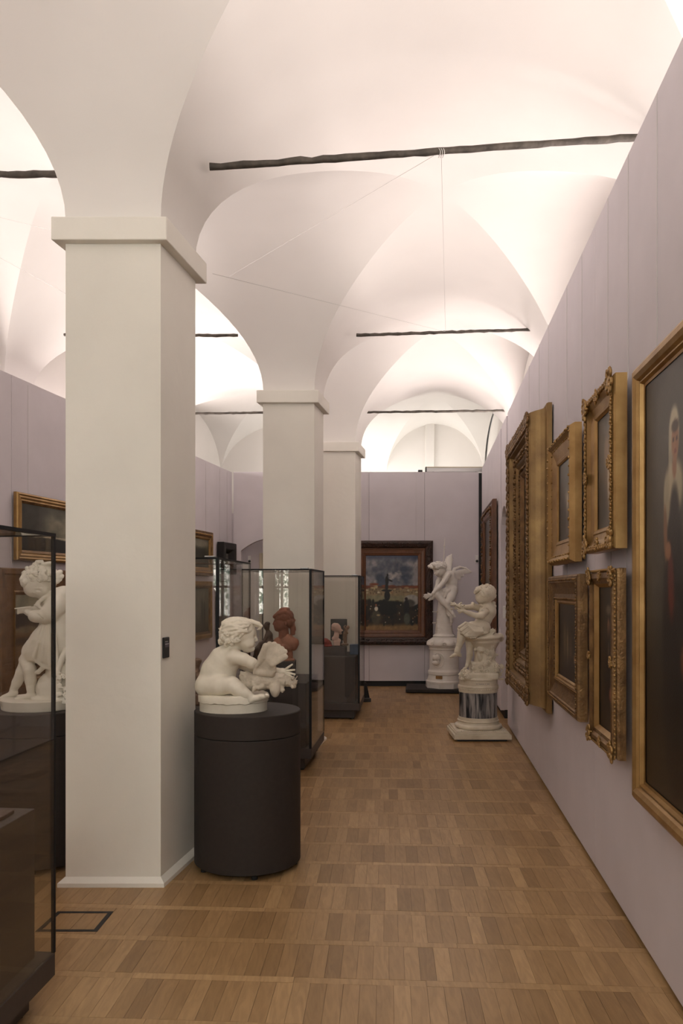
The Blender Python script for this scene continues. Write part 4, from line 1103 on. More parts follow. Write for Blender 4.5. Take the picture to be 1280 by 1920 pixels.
# ------------------------------------------------------------------ glass cases
CASE_PLINTH = 0.77
def glass_case(name_label, xr, y0, slope, length, width, ztop, clip=True, back_edge=0.012):
    t = thing('glass_case', name_label, 'display case', (xr, y0, 0), -math.atan(slope), 'tall glass display cases with dark plinths')
    w, L = width, length
    base = obj('base', box(-w, 0, 0, L, 0.115, 0.205, 0.003), M['caseblk'], t)
    obj('recessed_foot', box(-w+0.07, -0.07, 0.07, L-0.07, 0.014, 0.115), M['caseblk'], t)
    for cx in (-w+0.1, -0.1):
        for cy in (0.1, L-0.1): obj('castor', lathe([(0.02, 0), (0.02, 0.015)], 12, cx=cx, cy=cy), M['black'], t, True, 40)
    obj('castor_cover', box(-0.055, -0.015, L*0.55, L*0.55+0.05, 0.085, 0.115, 0.004), M['black'], t)
    obj('plinth', box(-w+0.055, -0.055, 0.055, L-0.055, 0.205, CASE_PLINTH, 0.002), M['caseblk'], t)
    g = 0.008; z0, z1 = 0.206, ztop-0.012
    e = 0.004
    for nm, bx in (('pane', (-w+e, -e, 0, g)), ('pane', (-w+e, -e, L-g, L)), ('pane', (-w, -w+g, e+g, L-e-g)), ('pane', (-g, 0, e+g, L-e-g))):
        obj(nm, box(*bx, z0, z1), M['glass'], t)
    obj('top_pane', box(-w+0.02, -0.02, 0.02, L-0.02, ztop-0.010, ztop-0.002), M['glass'], t)
    for x0, x1, a, b in ((-0.020, 0.0015, -0.0015, 0.010), (-w-0.001, -w+0.011, -0.001, 0.010), (-back_edge, 0.0015, L-0.010, L+0.001), (-w-0.001, -w+0.011, L-0.010, L+0.001)):
        obj('edge_post', box(x0, x1, a, b, z0-0.001, ztop-0.004), M['edge'], t)
    bm = bmesh.new(); f = 0.022
    add_box(bm, -w-0.002, 0.002, -0.002, f, ztop-0.012, ztop); add_box(bm, -w-0.002, 0.002, L-f, L+0.002, ztop-0.012, ztop)
    add_box(bm, -w-0.002, -w+f, f, L-f, ztop-0.012, ztop); add_box(bm, -f, 0.002, f, L-f, ztop-0.012, ztop)
    obj('top_rim', bm, M['edge'], t)
    if clip:
        obj('clip', box(-0.10, -0.03, 0.005, 0.05, ztop, ztop+0.011, 0.003), M['chrome'], t)
    return t
glass_case('large glass case cut off at the left edge of the view', -1.202, 2.02, 0.0965, 1.05, 0.72, 1.815, False)
glass_case('tall glass case behind the boy statue, with small clay figures', -0.824, 5.35, 0.07, 1.15, 0.60, 1.815)
glass_case('glass case with the terracotta bust before the middle pillar', -0.263, 6.965, 0.106, 0.88, 0.62, 1.78)
glass_case('smallest glass case, before the farthest pillar', 0.222, 9.74, 0.09, 0.92, 0.62, 1.77)
# contents
b = obj('brown_box', box(-0.14, 0.05, -0.10, 0.12, 0, 0.035, 0.003), M['clay']); b.location = (-1.46, 2.62, CASE_PLINTH); b.rotation_euler = (0, 0, -0.1)
tag(b, 'flat brown box lying in the large case at the left edge', 'box')
b = obj('display_tray', box(-0.11, 0.11, -0.10, 0.10, 0, 0.014, 0.002), M['bronze']); b.location = (-1.33, 2.86, CASE_PLINTH); b.rotation_euler = (0, 0, -0.1)
tag(b, 'thin dark tray beside the brown box in the left case', 'tray')
def block(x, y, w, d, h, m, label, rz=0.0, name='display_block'):
    o = obj(name, box(-w/2, w/2, -d/2, d/2, 0, h, 0.002), m); o.location = (x, y, CASE_PLINTH); o.rotation_euler = (0, 0, rz)
    return tag(o, label, 'block')
block(-0.535, 7.42, 0.21, 0.24, 0.165, M['caseblk'], 'dark block under the terracotta bust')
block(-0.13, 10.10, 0.40, 0.26, 0.108, M['caseblk'], 'dark grey block under the pink bust in the smallest case')
block(0.165, 10.20, 0.12, 0.16, 0.125, M['blueblk'], 'blue grey block under the little clay figure')

def terracotta_bust():
    D = 7.42; O = (-0.535, D, CASE_PLINTH+0.165); FR = (480, 1060, 5.818, D, O)
    t = thing('terracotta_bust', 'red terracotta bust of a woman with tied-up hair facing left', 'bust', O)
    s = Sculpt(FR, 0.0046); m = M['terra']
    s.ell((285, 620, 0), (88, 100, 82), 0, k=8); s.ell((245, 650, 0), (55, 70, 62), 0, k=12); s.ell((232, 700, 0), (30, 22, 36), 0, k=10); s.ell((255, 670, -42), (34, 34, 26), 0, k=10)
    s.chain([(200, 610, 0), (188, 640, 0)], [8, 10], k=6); s.ell((202, 668, 0), (10, 6, 16), 0, k=3); s.ell((206, 684, 0), (10, 6, 14), 0, k=3)
    s.ell((206, 615, -38), (16, 10, 16), 0, k=6, op='-'); s.ell((212, 618, -36), (9, 8, 10), 0, k=2); s.ell((322, 635, -80), (14, 24, 10), 0, k=4)
    s.chain([(300, 700, 0), (305, 790, 0)], [52, 62], k=16)
    head = s.build('head', m, t)
    s = Sculpt(FR, 0.0048)
    s.chain([(240, 850, 20), (330, 810, 0), (410, 850, -20)], [62, 66, 60], k=22, bump=(0.004, 30)); s.chain([(260, 880, 0), (400, 890, -20)], [70, 40], k=22, bump=(0.006, 35)); s.ell((415, 880, -20), (30, 48, 50), 0, k=14)
    s.chain([(350, 900, 0), (362, 960, 0), (362, 1015, 0)], [52, 36, 40], k=14, bump=(0.005, 40))
    s.slab((345, 1030, 0), (75, 9, 60), 0, k=4)
    s.build('chest', M['terra_pale'], t)
    s = Sculpt(FR, 0.0044)
    s.ell((305, 560, 0), (108, 82, 98), 10, k=6, bump=(0.003, 60)); s.ell((350, 610, 0), (68, 72, 84), 0, k=12, bump=(0.003, 60))
    s.chain([(200, 560, -30), (250, 520, -70), (320, 510, -70), (380, 560, -50)], [20, 26, 26, 22], k=5); s.chain([(395, 575, -10), (412, 600, -20), (400, 620, -30)], [16, 18, 14], k=5)
    s.chain([(385, 620, 0), (402, 690, 0), (398, 740, 0), (380, 758, 0)], [34, 32, 26, 12], k=8, bump=(0.003, 60)); s.ell((310, 480, 0), (60, 24, 60), 4, k=8)
    s.build('hair', m, t)
terracotta_bust()
def seated_bronze():
    D = 7.25; O = (-0.75, D, CASE_PLINTH); FR = (474, 1060, 5.818, D, O)
    t = thing('seated_bronze_figure', 'small dark brown seated figure left of the terracotta bust', 'statuette', O)
    s = Sculpt(FR, 0.0046)
    s.ell((150, 665, 0), (34, 44, 36), 0, k=8); s.ell((125, 655, 0), (22, 14, 24), 0, k=6); s.ell((160, 635, 0), (30, 22, 32), 0, k=6)
    s.chain([(160, 705, 0), (175, 760, 0), (178, 850, 0)], [20, 40, 48], k=12); s.chain([(150, 760, -30), (120, 840, -50), (90, 860, -50)], [20, 17, 14], k=8)
    s.chain([(180, 850, -10), (100, 870, -30), (50, 920, -40)], [50, 44, 36], k=14); s.chain([(50, 920, -40), (30, 1000, -30), (20, 1060, -30)], [34, 28, 24], k=12)
    s.chain([(180, 850, 20), (110, 890, 20), (70, 1000, 10), (60, 1080, 0)], [50, 44, 40, 30], k=14); s.ell((190, 940, 10), (70, 100, 60), 0, k=20)
    s.build('figure', M['bronze'], t)
    zb = O[2]; 
    s = Sculpt(FR, 0.006); s.slab((120, 1085, 0), (130, 60, 90), 0, k=10, rnd=10); 
    s.slab((120, 1160, 0), (120, 62, 85), 0, k=4, rnd=6)
    s.build('rock', M['bronze'], t)
seated_bronze()
def small_case_things():
    D = 10.08; O = (-0.06, D, CASE_PLINTH+0.108); FR = (480, 1060, 5.818, D, O)
    t = thing('pink_bust', 'small pale pink bust facing right in the smallest case', 'bust', O)
    s = Sculpt(FR, 0.006)
    s.ell((882, 688, 0), (44, 50, 42), 0, k=6); s.ell((908, 712, 0), (26, 34, 32), 0, k=8); s.chain([(936, 700, 0), (944, 714, 0)], [5, 6], k=3); s.ell((922, 745, 0), (14, 10, 16), 0, k=5)
    s.chain([(880, 730, 0), (872, 780, 0)], [26, 30], k=8); s.chain([(850, 800, 0), (905, 820, 0)], [26, 20], k=10); s.slab((880, 850, 0), (36, 26, 30), 0, k=8)
    h = s.build('head', M['pinkwax'], t)
    s = Sculpt(FR, 0.006); s.ell((870, 668, 0), (50, 40, 48), -15, k=5, bump=(0.003, 60)); s.ell((838, 690, 0), (20, 24, 26), 0, k=5); s.build('hair', M['pinkwax'], t)
    O2 = (-0.25, 10.02, CASE_PLINTH+0.108); FR2 = (476, 1060, 5.818, 10.02, O2)
    s = Sculpt(FR2, 0.007)
    s.chain([(735, 848, 0), (785, 834, -10), (822, 852, 0)], [36, 36, 24], k=14, bump=(0.008, 30)); s.ell((800, 876, 0), (60, 12, 50), 0, k=8)
    o = s.build('red_cloth', M['red'], None); o.location = O2; tag(o, 'crumpled red cloth beside the pink bust', 'cloth')
    D3 = 10.20; O3 = (0.165, D3, CASE_PLINTH+0.125); FR3 = (480, 1060, 5.818, D3, O3)
    t = thing('clay_figure', 'little tan clay figure on the blue grey block', 'statuette', O3)
    s = Sculpt(FR3, 0.0055)
    s.ell((1000, 676, 0), (20, 22, 20), 0, k=5); s.chain([(985, 700, 0), (970, 750, 0), (965, 800, 0)], [18, 24, 22], k=8); s.chain([(985, 715, -10), (1000, 740, -20)], [10, 8], k=4)
    s.chain([(965, 800, 0), (975, 850, 0)], [22, 18], k=6); s.chain([(970, 690, 0), (958, 672, 0), (975, 655, 0)], [9, 8, 7], k=4); s.slab((968, 862, 0), (40, 10, 34), 0, k=4)
    s.build('figure', M['clay'], t)
    p = thing('small_panel_painting', 'small dark framed panel standing behind the pink bust', 'painting', (-0.035, 10.45, CASE_PLINTH+0.002))
    obj('support', box(-0.05, 0.05, -0.01, 0.03, 0, 0.30), M['caseblk'], p)
    obj('frame', box(-0.108, 0.108, -0.022, -0.010, 0.16, 0.44, 0.003), M['blackwood'], p)
    return p
small_panel = small_case_things()
def clay_seated(px, py, dd, label, sgn):
    O = (px, dd, CASE_PLINTH); t = thing('clay_statuette', label, 'statuette', O, 0, 'small clay figures in the case behind the boy')
    u = 0.001; bm = None
    FR = (640+px/dd*1493-30, 1105, 1.0/ (u/(dd/1493)), dd, O)
    s = Sculpt(FR, 0.005); s.l = 640+px/dd*1493; s.t = 1105+(EYE-CASE_PLINTH)/dd*1493
    g = lambda x, z, d=0: (x*sgn, -z, d)
    s.ell(g(0, 300), (30, 36, 32), 0, k=6); s.ell(g(12, 312), (26, 22, 30), 0, k=5); s.chain([g(2, 262), g(-6, 200), g(-10, 120)], [18, 44, 52], k=14)
    s.chain([g(-5, 220, -30), g(30, 160, -50), g(50, 130, -50)], [18, 16, 12], k=8); s.chain([g(-10, 110, -20), g(70, 110, -40), g(90, 30, -40)], [44, 34, 24], k=12); s.chain([g(-10, 110, 30), g(70, 100, 30), g(85, 20, 30)], [44, 34, 24], k=12)
    s.slab(g(10, 40), (110, 40, 80), 0, k=10, rnd=10)
    s.build('figure', M['clay'], t)
clay_seated(-1.045, 0, 5.75, 'small brown clay figure nearest the pillar in the case behind the boy', 1)
clay_seated(-0.955, 0, 6.20, 'small brown clay figure behind the boy statue\'s shoulder, in the tall case', -1)

# ------------------------------------------------------------------ painted canvases (colour per vertex, drawn in code)
def n2(ny, nx, fy, fx, seed, octv=4):
    r = np.random.RandomState(seed); out = np.zeros((ny, nx)); amp = 1.0; tot = 0
    for o in range(octv):
        gy, gx = int(fy*2**o)+2, int(fx*2**o)+2; g = r.rand(gy, gx)
        y = np.linspace(0, gy-1.001, ny); x = np.linspace(0, gx-1.001, nx); iy = y.astype(int); ix = x.astype(int); ty = (y-iy)[:, None]; tx = (x-ix)[None]
        ty = ty*ty*(3-2*ty); tx = tx*tx*(3-2*tx)
        a = g[np.ix_(iy, ix)]; b = g[np.ix_(iy, ix+1)]; c = g[np.ix_(iy+1, ix)]; d = g[np.ix_(iy+1, ix+1)]
        out += amp*((a*(1-tx)+b*tx)*(1-ty)+(c*(1-tx)+d*tx)*ty); tot += amp; amp *= 0.55
    return out/tot
class Canvas:
    """v runs from 0 (bottom) to 1 (top), u from 0 (left) to 1 (right); colours are sRGB 0..255"""
    def __init__(s, nx, ny, col, seed=1):
        s.nx, s.ny = nx, ny; s.u, s.v = np.meshgrid(np.linspace(0, 1, nx), np.linspace(0, 1, ny)); s.c = np.zeros((ny, nx, 3))+np.array(col, float); s.seed = seed
    def mask(s, m, col): s.c = s.c*(1-m[..., None])+np.array(col, float)*m[..., None]; return s
    def band(s, v0, v1, col, soft=0.02, wob=0.0, k=3):
        w = wob*(n2(s.ny, s.nx, 3, 8, s.seed+k)-0.5)
        m = np.clip((s.v+w-v0)/soft, 0, 1)*np.clip((v1-s.v-w)/soft, 0, 1); return s.mask(m, col)
    def ell(s, u, v, a, b, col, soft=0.25, rot=0.0, alpha=1.0):
        c, q = math.cos(rot), math.sin(rot); x = (s.u-u)*c+(s.v-v)*q; y = -(s.u-u)*q+(s.v-v)*c
        r = np.sqrt((x/a)**2+(y/b)**2); return s.mask(np.clip((1-r)/soft+0.5, 0, 1)*alpha, col)
    def noise(s, fy, fx, amp, k=9): 
        n = n2(s.ny, s.nx, fy, fx, s.seed+k)-0.5; s.c = s.c*(1+amp*2*n)[..., None]; return s
    def clouds(s, v0, col, lo, hi, fy, fx, k=5):
        n = n2(s.ny, s.nx, fy, fx, s.seed+k); return s.mask(np.clip((n-lo)/(hi-lo), 0, 1)*np.clip((s.v-v0)/0.03, 0, 1), col)
    def linear(s):
        c = np.clip(s.c, 0, 255)/255; return np.where(c > 0.04045, ((c+0.055)/1.055)**2.4, c/12.92)
def canvas_obj(cv, w, h, y, z0, parent, name='canvas'):
    nx, ny = cv.nx, cv.ny
    xs = np.linspace(-w/2, w/2, nx); zs = np.linspace(z0, z0+h, ny)
    V = [(x, y, z) for z in zs for x in xs]
    Fs = [(j*nx+i, j*nx+i+1, (j+1)*nx+i+1, (j+1)*nx+i) for j in range(ny-1) for i in range(nx-1)]
    o = obj(name, (V, [], Fs), M['paint'], parent, smooth=True)
    at = o.data.color_attributes.new('paint', 'FLOAT_COLOR', 'POINT')
    at.data.foreach_set('color', np.concatenate([cv.linear().reshape(-1, 3), np.ones((nx*ny, 1))], 1).astype(np.float32).ravel())
    return o

# ------------------------------------------------------------------ frames
def frame_mesh(w, h, prof):
    """mitred moulding; prof = [(inset from the outer edge, height above the wall)]"""
    V, Fs = [], []
    for a, b in prof: V += [(-w/2+a, -b, a), (w/2-a, -b, a), (w/2-a, -b, h-a), (-w/2+a, -b, h-a)]
    for k in range(len(prof)-1):
        for i in range(4): Fs.append((k*4+i, k*4+(i+1) % 4, (k+1)*4+(i+1) % 4, (k+1)*4+i))
    return V, [], Fs
def rect_path(w, h, a, step):
    x, z = w/2-a, h/2-a; pts = []
    for (x0, z0), (x1, z1), ang in (((-x, -z), (x, -z), 0), ((x, -z), (x, z), PI/2), ((x, z), (-x, z), PI), ((-x, z), (-x, -z), 1.5*PI)):
        L = math.hypot(x1-x0, z1-z0); n = max(1, int(L/step))
        for i in range(n): pts.append((x0+(x1-x0)*(i+0.5)/n, h/2+z0+(z1-z0)*(i+0.5)/n, ang))
    return pts
def carve(w, h, a, b, step, size, seed, wild=0.5, bm=None, lean=0.7, gate=None):
    """row of carved leaves along the moulding at inset a, height b"""
    bm = bm if bm is not None else bmesh.new(); r = random.Random(seed)
    for i, (x, z, ang) in enumerate(rect_path(w, h, a, step)):
        if gate and not gate(x/(w/2), (z-h/2)/(h/2)): continue
        k = 1+wild*(r.random()-0.5)
        q = ang+lean*(1 if i % 2 else -1)+wild*(r.random()-0.5)
        R = Matrix.Rotation(-q, 3, 'Y')
        add_blob(bm, (x+wild*size*0.4*(r.random()-0.5), -b-size*0.1*r.random(), z+wild*size*0.4*(r.random()-0.5)), (size*0.85*k, size*0.55*k, size*0.42*k), R, n=6, m=4)
    return bm
def scroll(bm, x, z, y, r, turns, ph, th, sgn=1, n=9):
    """carved C-scroll standing proud of the moulding"""
    pts = []; rs = []
    for i in range(n+1):
        t = i/n; a = ph+sgn*turns*2*PI*t; q = r*(1-0.72*t)
        pts.append((x+q*math.cos(a), -y-th*0.8*math.sin(PI*t), z+q*math.sin(a))); rs.append(th*(0.45+0.75*math.sin(PI*min(1, 0.15+0.85*t))))
    tube(pts, rs, 6, bm)
def scroll_row(w, h, a, y, step, r, th, seed):
    bm = bmesh.new(); rr = random.Random(seed)
    for i, (x, z, ang) in enumerate(rect_path(w, h, a, step)):
        scroll(bm, x, z, y, r*rr.uniform(0.85, 1.15), 1.15, ang+(0.6 if i % 2 else PI+0.6)+rr.uniform(-0.3, 0.3), th, 1 if i % 2 else -1, 8)
    return bm
def corner_leaves(w, h, a, b, size, seed, n=9, ctr=True):
    """one cluster of carved scrolls and leaves for each corner (and side middle)"""
    r = random.Random(seed); out = []
    spots = [(-1, -1), (1, -1), (1, 1), (-1, 1)]+([(0, -1), (0, 1), (-1, 0), (1, 0)] if ctr else [])
    for sx, sz in spots:
        c = (sx*(w/2-a), h/2+sz*(h/2-a)); k = 1.0 if sx and sz else 0.6; bm = bmesh.new(); out.append(bm)
        add_blob(bm, (c[0], -b, c[1]), (size*0.9*k, size*0.42*k, size*0.9*k), None, n=10, m=6)
        for i in range(n):
            q = 2*PI*i/n+r.uniform(-0.3, 0.3); d = size*k*r.uniform(0.5, 1.5)
            if i % 2:
                add_blob(bm, (c[0]+d*math.cos(q), -b-size*0.18*r.random(), c[1]+d*math.sin(q)), (size*0.62*k, size*0.30*k, size*0.20*k), Matrix.Rotation(-q, 3, 'Y'), n=7, m=5)
            else:
                scroll(bm, c[0]+d*math.cos(q), c[1]+d*math.sin(q), b+size*0.1, size*0.52*k, 1.2, q+PI, size*0.17*k, 1 if i % 4 else -1)
    return out
def picture(label, w, h, prof, canvas, pos, ang, z, mats, slip=2, gap=0.012, tilt=0.0, ornaments=(), wires=None, cat='painting', wall_top=3.6, back=None):
    t = thing('framed_painting', label, cat, (pos[0], pos[1], z), 0)
    t.rotation_euler = (tilt, 0, ang)
    p = [(a, b+gap) for a, b in prof]
    fr = obj('frame', frame_mesh(w, h, [(0.0, gap)]+p[:len(p)-slip]), mats[0], t)
    if slip: obj('inner_moulding', frame_mesh(w, h, p[len(p)-slip-1:]), mats[1], t)
    a = p[-1][0]; yb = p[-1][1]-0.004
    canvas_obj(canvas, w-2*a+0.004, h-2*a+0.004, -yb, a-0.002, t)
    obj('backing', box(-w/2+0.03, w/2-0.03, -yb+0.006, -gap, 0.03, h-0.03), M['gold_side'] if back is None else back, t)
    for nm, bm, m in ornaments:
        o = obj(nm, bm, m, fr, True, None, (0, -gap, 0))
        if nm != 'corner_leaves': o['kind'] = 'stuff'
    if wires:
        for x in wires:
            obj('hanging_wire', tube([(x, -gap*0.6, h-0.06), (x, -0.004, h+0.01), (x, -0.004, wall_top-z)], 0.0013, 6), M['wire'], t)
    return t
PHI_R = -PI/2-AR; PHI_L = math.atan2(1, 0.195)
def on_right(d): return (PART_R(d), d)
def on_left(d): return (PART_L(d), d)
cosR, cosL = math.cos(AR), math.cos(AL)

# portrait palette
def portrait(seed, bg, figs, nx=70, ny=100, amp=0.25):
    c = Canvas(nx, ny, bg, seed); c.noise(3, 3, amp)
    for f in figs: c.ell(*f[:5], *(f[5:] if len(f) > 5 else ()))
    c.noise(14, 12, 0.12, 20); return c

# 1: very tall painting at the right edge
c = Canvas(110, 190, (66, 62, 54), 3); c.band(-1, 0.50, (34, 29, 23), 0.35); c.band(-1, 0.22, (52, 43, 30), 0.25); c.noise(3, 2, 0.22)
for a in ((0.43, 0.36, 0.13, 0.33, (27, 24, 21), 0.3), (0.43, 0.715, 0.105, 0.065, (158, 148, 122), 0.35), (0.35, 0.69, 0.035, 0.06, (150, 140, 116), 0.4), (0.44, 0.645, 0.055, 0.075, (40, 35, 30), 0.4), (0.335, 0.615, 0.022, 0.065, (124, 90, 64), 0.4, 0.1),
          (0.44, 0.765, 0.024, 0.03, (138, 98, 72), 0.4), (0.435, 0.838, 0.058, 0.060, (178, 168, 142), 0.25), (0.392, 0.79, 0.018, 0.065, (160, 150, 126), 0.4), (0.448, 0.818, 0.040, 0.046, (146, 104, 76), 0.3), (0.448, 0.852, 0.040, 0.014, (62, 46, 36), 0.5), (0.43, 0.822, 0.010, 0.006, (60, 42, 34), 0.5), (0.468, 0.822, 0.010, 0.006, (60, 42, 34), 0.5), (0.45, 0.795, 0.014, 0.005, (120, 60, 50), 0.5),
          (0.40, 0.50, 0.036, 0.085, (88, 36, 26), 0.5, 0.12), (0.37, 0.575, 0.03, 0.022, (144, 104, 76), 0.4), (0.57, 0.33, 0.06, 0.05, (92, 56, 38), 0.4), (0.50, 0.08, 0.10, 0.05, (30, 25, 20), 0.4)): c.ell(a[0]-0.075, *a[1:])
c.noise(18, 12, 0.14, 30)
picture('tall painting of a woman in a white headscarf at the right edge', 1.26, 1.885, [(0, 0.028), (0.004, 0.034), (0.012, 0.046), (0.03, 0.058), (0.052, 0.060), (0.068, 0.050), (0.076, 0.036), (0.080, 0.040), (0.086, 0.040), (0.092, 0.024), (0.104, 0.022)],
        c, on_right(2.85), PHI_R, 0.68, (M['gold'], M['gold']), 3, wires=(-0.46, 0.46), wall_top=3.66)
# 2: upper ornate frame
w, h = 0.63, 0.81
c = portrait(12, (92, 86, 76), [(0.55, 0.42, 0.22, 0.30, (120, 104, 84), 0.8), (0.6, 0.40, 0.06, 0.22, (186, 168, 140), 0.9), (0.5, 0.68, 0.13, 0.13, (140, 116, 92), 0.7), (0.2, 0.2, 0.3, 0.2, (64, 58, 50), 0.8)])
bm = scroll_row(w, h, 0.018, 0.068, 0.022, 0.013, 0.0052, 5); cl = corner_leaves(w, h, 0.036, 0.070, 0.036, 6, 14)
picture('portrait in a gilt frame with leafy carved corners, upper of the nearer pair', w, h, [(0, 0.052), (0.006, 0.060), (0.020, 0.068), (0.034, 0.064), (0.060, 0.048), (0.092, 0.040), (0.098, 0.044), (0.112, 0.040), (0.122, 0.026)],
        c, on_right(3.975), PHI_R, 1.79, (M['gold'], M['gold']), 3, gap=0.036, ornaments=[('carved_border', bm, M['gold'])]+[('corner_leaves', q, M['gold']) for q in cl], wires=(-0.22, 0.20), wall_top=3.66)
# 3: lower frame with bead edging
w, h = 0.57, 0.895
c = portrait(22, (42, 36, 29), [(0.52, 0.74, 0.14, 0.13, (24, 20, 18), 0.4), (0.50, 0.70, 0.075, 0.085, (136, 100, 76), 0.5), (0.50, 0.84, 0.13, 0.035, (110, 100, 82), 0.7), (0.5, 0.42, 0.28, 0.26, (24, 20, 18), 0.5), (0.62, 0.26, 0.09, 0.05, (120, 76, 60), 0.6), (0.5, 0.56, 0.04, 0.06, (80, 70, 58), 0.7)])
cl = corner_leaves(w, h, 0.038, 0.060, 0.030, 9, 14, True)
beads = bmesh.new()
for x, z, ang in rect_path(w, h, 0.006, 0.021): add_blob(beads, (x, -0.050, z), (0.0075, 0.006, 0.0075), n=6, m=4)
picture('portrait of a dark-veiled woman in a bead-edged gilt frame, lower of the nearer pair', w, h, [(0, 0.030), (0.004, 0.040), (0.014, 0.042), (0.022, 0.058), (0.044, 0.060), (0.056, 0.046), (0.072, 0.042), (0.082, 0.030), (0.090, 0.020)],
        c, on_right(3.965), PHI_R, 0.805, (M['gold_d'], M['gold']), 2, gap=0.036, ornaments=[('corner_leaves', q, M['gold']) for q in cl]+[('beading', beads, M['gold'])], wires=(-0.16, 0.16), wall_top=1.80)
# 4: upper frame of the middle pair
w, h = 0.86, 0.83
c = portrait(32, (70, 66, 60), [(0.5, 0.45, 0.12, 0.28, (132, 122, 104), 0.9), (0.55, 0.35, 0.05, 0.2, (196, 184, 160), 0.9), (0.3, 0.3, 0.2, 0.2, (52, 46, 42), 0.8), (0.7, 0.25, 0.2, 0.16, (58, 50, 44), 0.8), (0.5, 0.85, 0.5, 0.2, (92, 90, 86), 0.9)])
bm = carve(w, h, 0.022, 0.072, 0.05, 0.013, 15, 0.6); bm2 = carve(w, h, 0.055, 0.05, 0.045, 0.010, 16, 0.5)
picture('interior scene in a gilt frame, upper of the pair beside the huge frame', w, h, [(0, 0.040), (0.005, 0.050), (0.016, 0.070), (0.030, 0.072), (0.050, 0.050), (0.090, 0.040), (0.130, 0.030), (0.136, 0.034), (0.152, 0.030), (0.160, 0.018)],
        c, on_right(5.145), PHI_R, 1.765, (M['gold'], M['gold']), 3, gap=0.036, ornaments=(('carved_border', bm, M['gold']), ('carved_border', bm2, M['gold'])), wires=(-0.26, 0.26), wall_top=3.66)
# 5: lower frame of the middle pair
w, h = 1.08, 0.85
c = portrait(42, (50, 43, 35), [(0.3, 0.5, 0.06, 0.25, (96, 82, 60), 0.9), (0.45, 0.45, 0.04, 0.22, (126, 108, 80), 0.9), (0.6, 0.4, 0.06, 0.2, (84, 70, 54), 0.9), (0.9, 0.75, 0.05, 0.2, (168, 150, 112), 0.7), (0.7, 0.2, 0.2, 0.1, (34, 29, 25), 0.8), (0.78, 0.3, 0.03, 0.06, (150, 120, 86), 0.8)])
bm = carve(w, h, 0.030, 0.062, 0.018, 0.010, 25, 0.4); bm2 = carve(w, h, 0.150, 0.040, 0.018, 0.009, 26, 0.4)
picture('dark interior in a wide stepped gilt frame, lower of the pair beside the huge frame', w, h, [(0, 0.044), (0.004, 0.056), (0.012, 0.060), (0.046, 0.060), (0.052, 0.052), (0.080, 0.042), (0.120, 0.032), (0.142, 0.036), (0.158, 0.036), (0.164, 0.024), (0.176, 0.026), (0.186, 0.016)],
        c, on_right(5.085), PHI_R, 0.84, (M['gold_d'], M['gold']), 3, gap=0.036, ornaments=(('carved_border', bm, M['gold_d']), ('carved_border', bm2, M['gold_d'])), wires=(-0.30, 0.30), wall_top=1.80)
# 6: huge carved frame
w, h = 1.66, 2.34
c = portrait(52, (44, 38, 30), [(0.4, 0.5, 0.2, 0.3, (90, 76, 56), 0.9), (0.6, 0.4, 0.15, 0.3, (70, 58, 44), 0.9)])
ors = [('carved_border', scroll_row(w, h, *q), M['gold_d']) for q in ((0.082, 0.166, 0.040, 0.026, 0.0095, 31), (0.135, 0.162, 0.046, 0.032, 0.0105, 32))]
ors += [('carved_border', carve(w, h, *q), M['gold_d']) for q in ((0.110, 0.166, 0.028, 0.018, 33, 1.0), (0.220, 0.118, 0.026, 0.022, 35, 1.0), (0.250, 0.112, 0.026, 0.020, 36, 1.0), (0.330, 0.086, 0.026, 0.018, 37, 0.9))]
ors += [('corner_leaves', q, M['gold_d']) for q in corner_leaves(w, h, 0.11, 0.166, 0.05, 34, 14, False)]
picture('huge painting in a deep carved gilt frame with a hollow outer cove', w, h, [(0, 0.028), (0.006, 0.040), (0.018, 0.044), (0.026, 0.036), (0.034, 0.050), (0.042, 0.078), (0.050, 0.115), (0.060, 0.150), (0.066, 0.164), (0.076, 0.166), (0.160, 0.158), (0.170, 0.164), (0.180, 0.158), (0.190, 0.120), (0.270, 0.104), (0.280, 0.112), (0.292, 0.104), (0.310, 0.082), (0.350, 0.076), (0.362, 0.084), (0.374, 0.076), (0.40, 0.05)],
        c, on_right(6.80), PHI_R, 0.665, (M['gold_o'], M['gold_d']), 3, gap=0.012, ornaments=ors, wires=(-0.55, 0.10, 0.6), wall_top=3.66)
# 7: large brown frame beyond the doorway
w, h = 1.75, 1.78
c = portrait(62, (50, 42, 34), [(0.5, 0.5, 0.3, 0.3, (96, 80, 60), 0.9)])
bm = carve(w, h, 0.10, 0.074, 0.030, 0.022, 41, 0.9)
picture('large painting in a red brown carved frame beyond the arched doorway', w, h, [(0, 0.040), (0.006, 0.056), (0.024, 0.060), (0.044, 0.048), (0.070, 0.060), (0.100, 0.068), (0.130, 0.060), (0.150, 0.050), (0.170, 0.054), (0.190, 0.030)],
        c, (0.945+0.104*11.05, 11.05), PHI_R, 0.98, (M['brown_l'], M['brown_l']), 3, gap=0.02, ornaments=(('carved_border', bm, M['brown_m']),), wall_top=3.5)
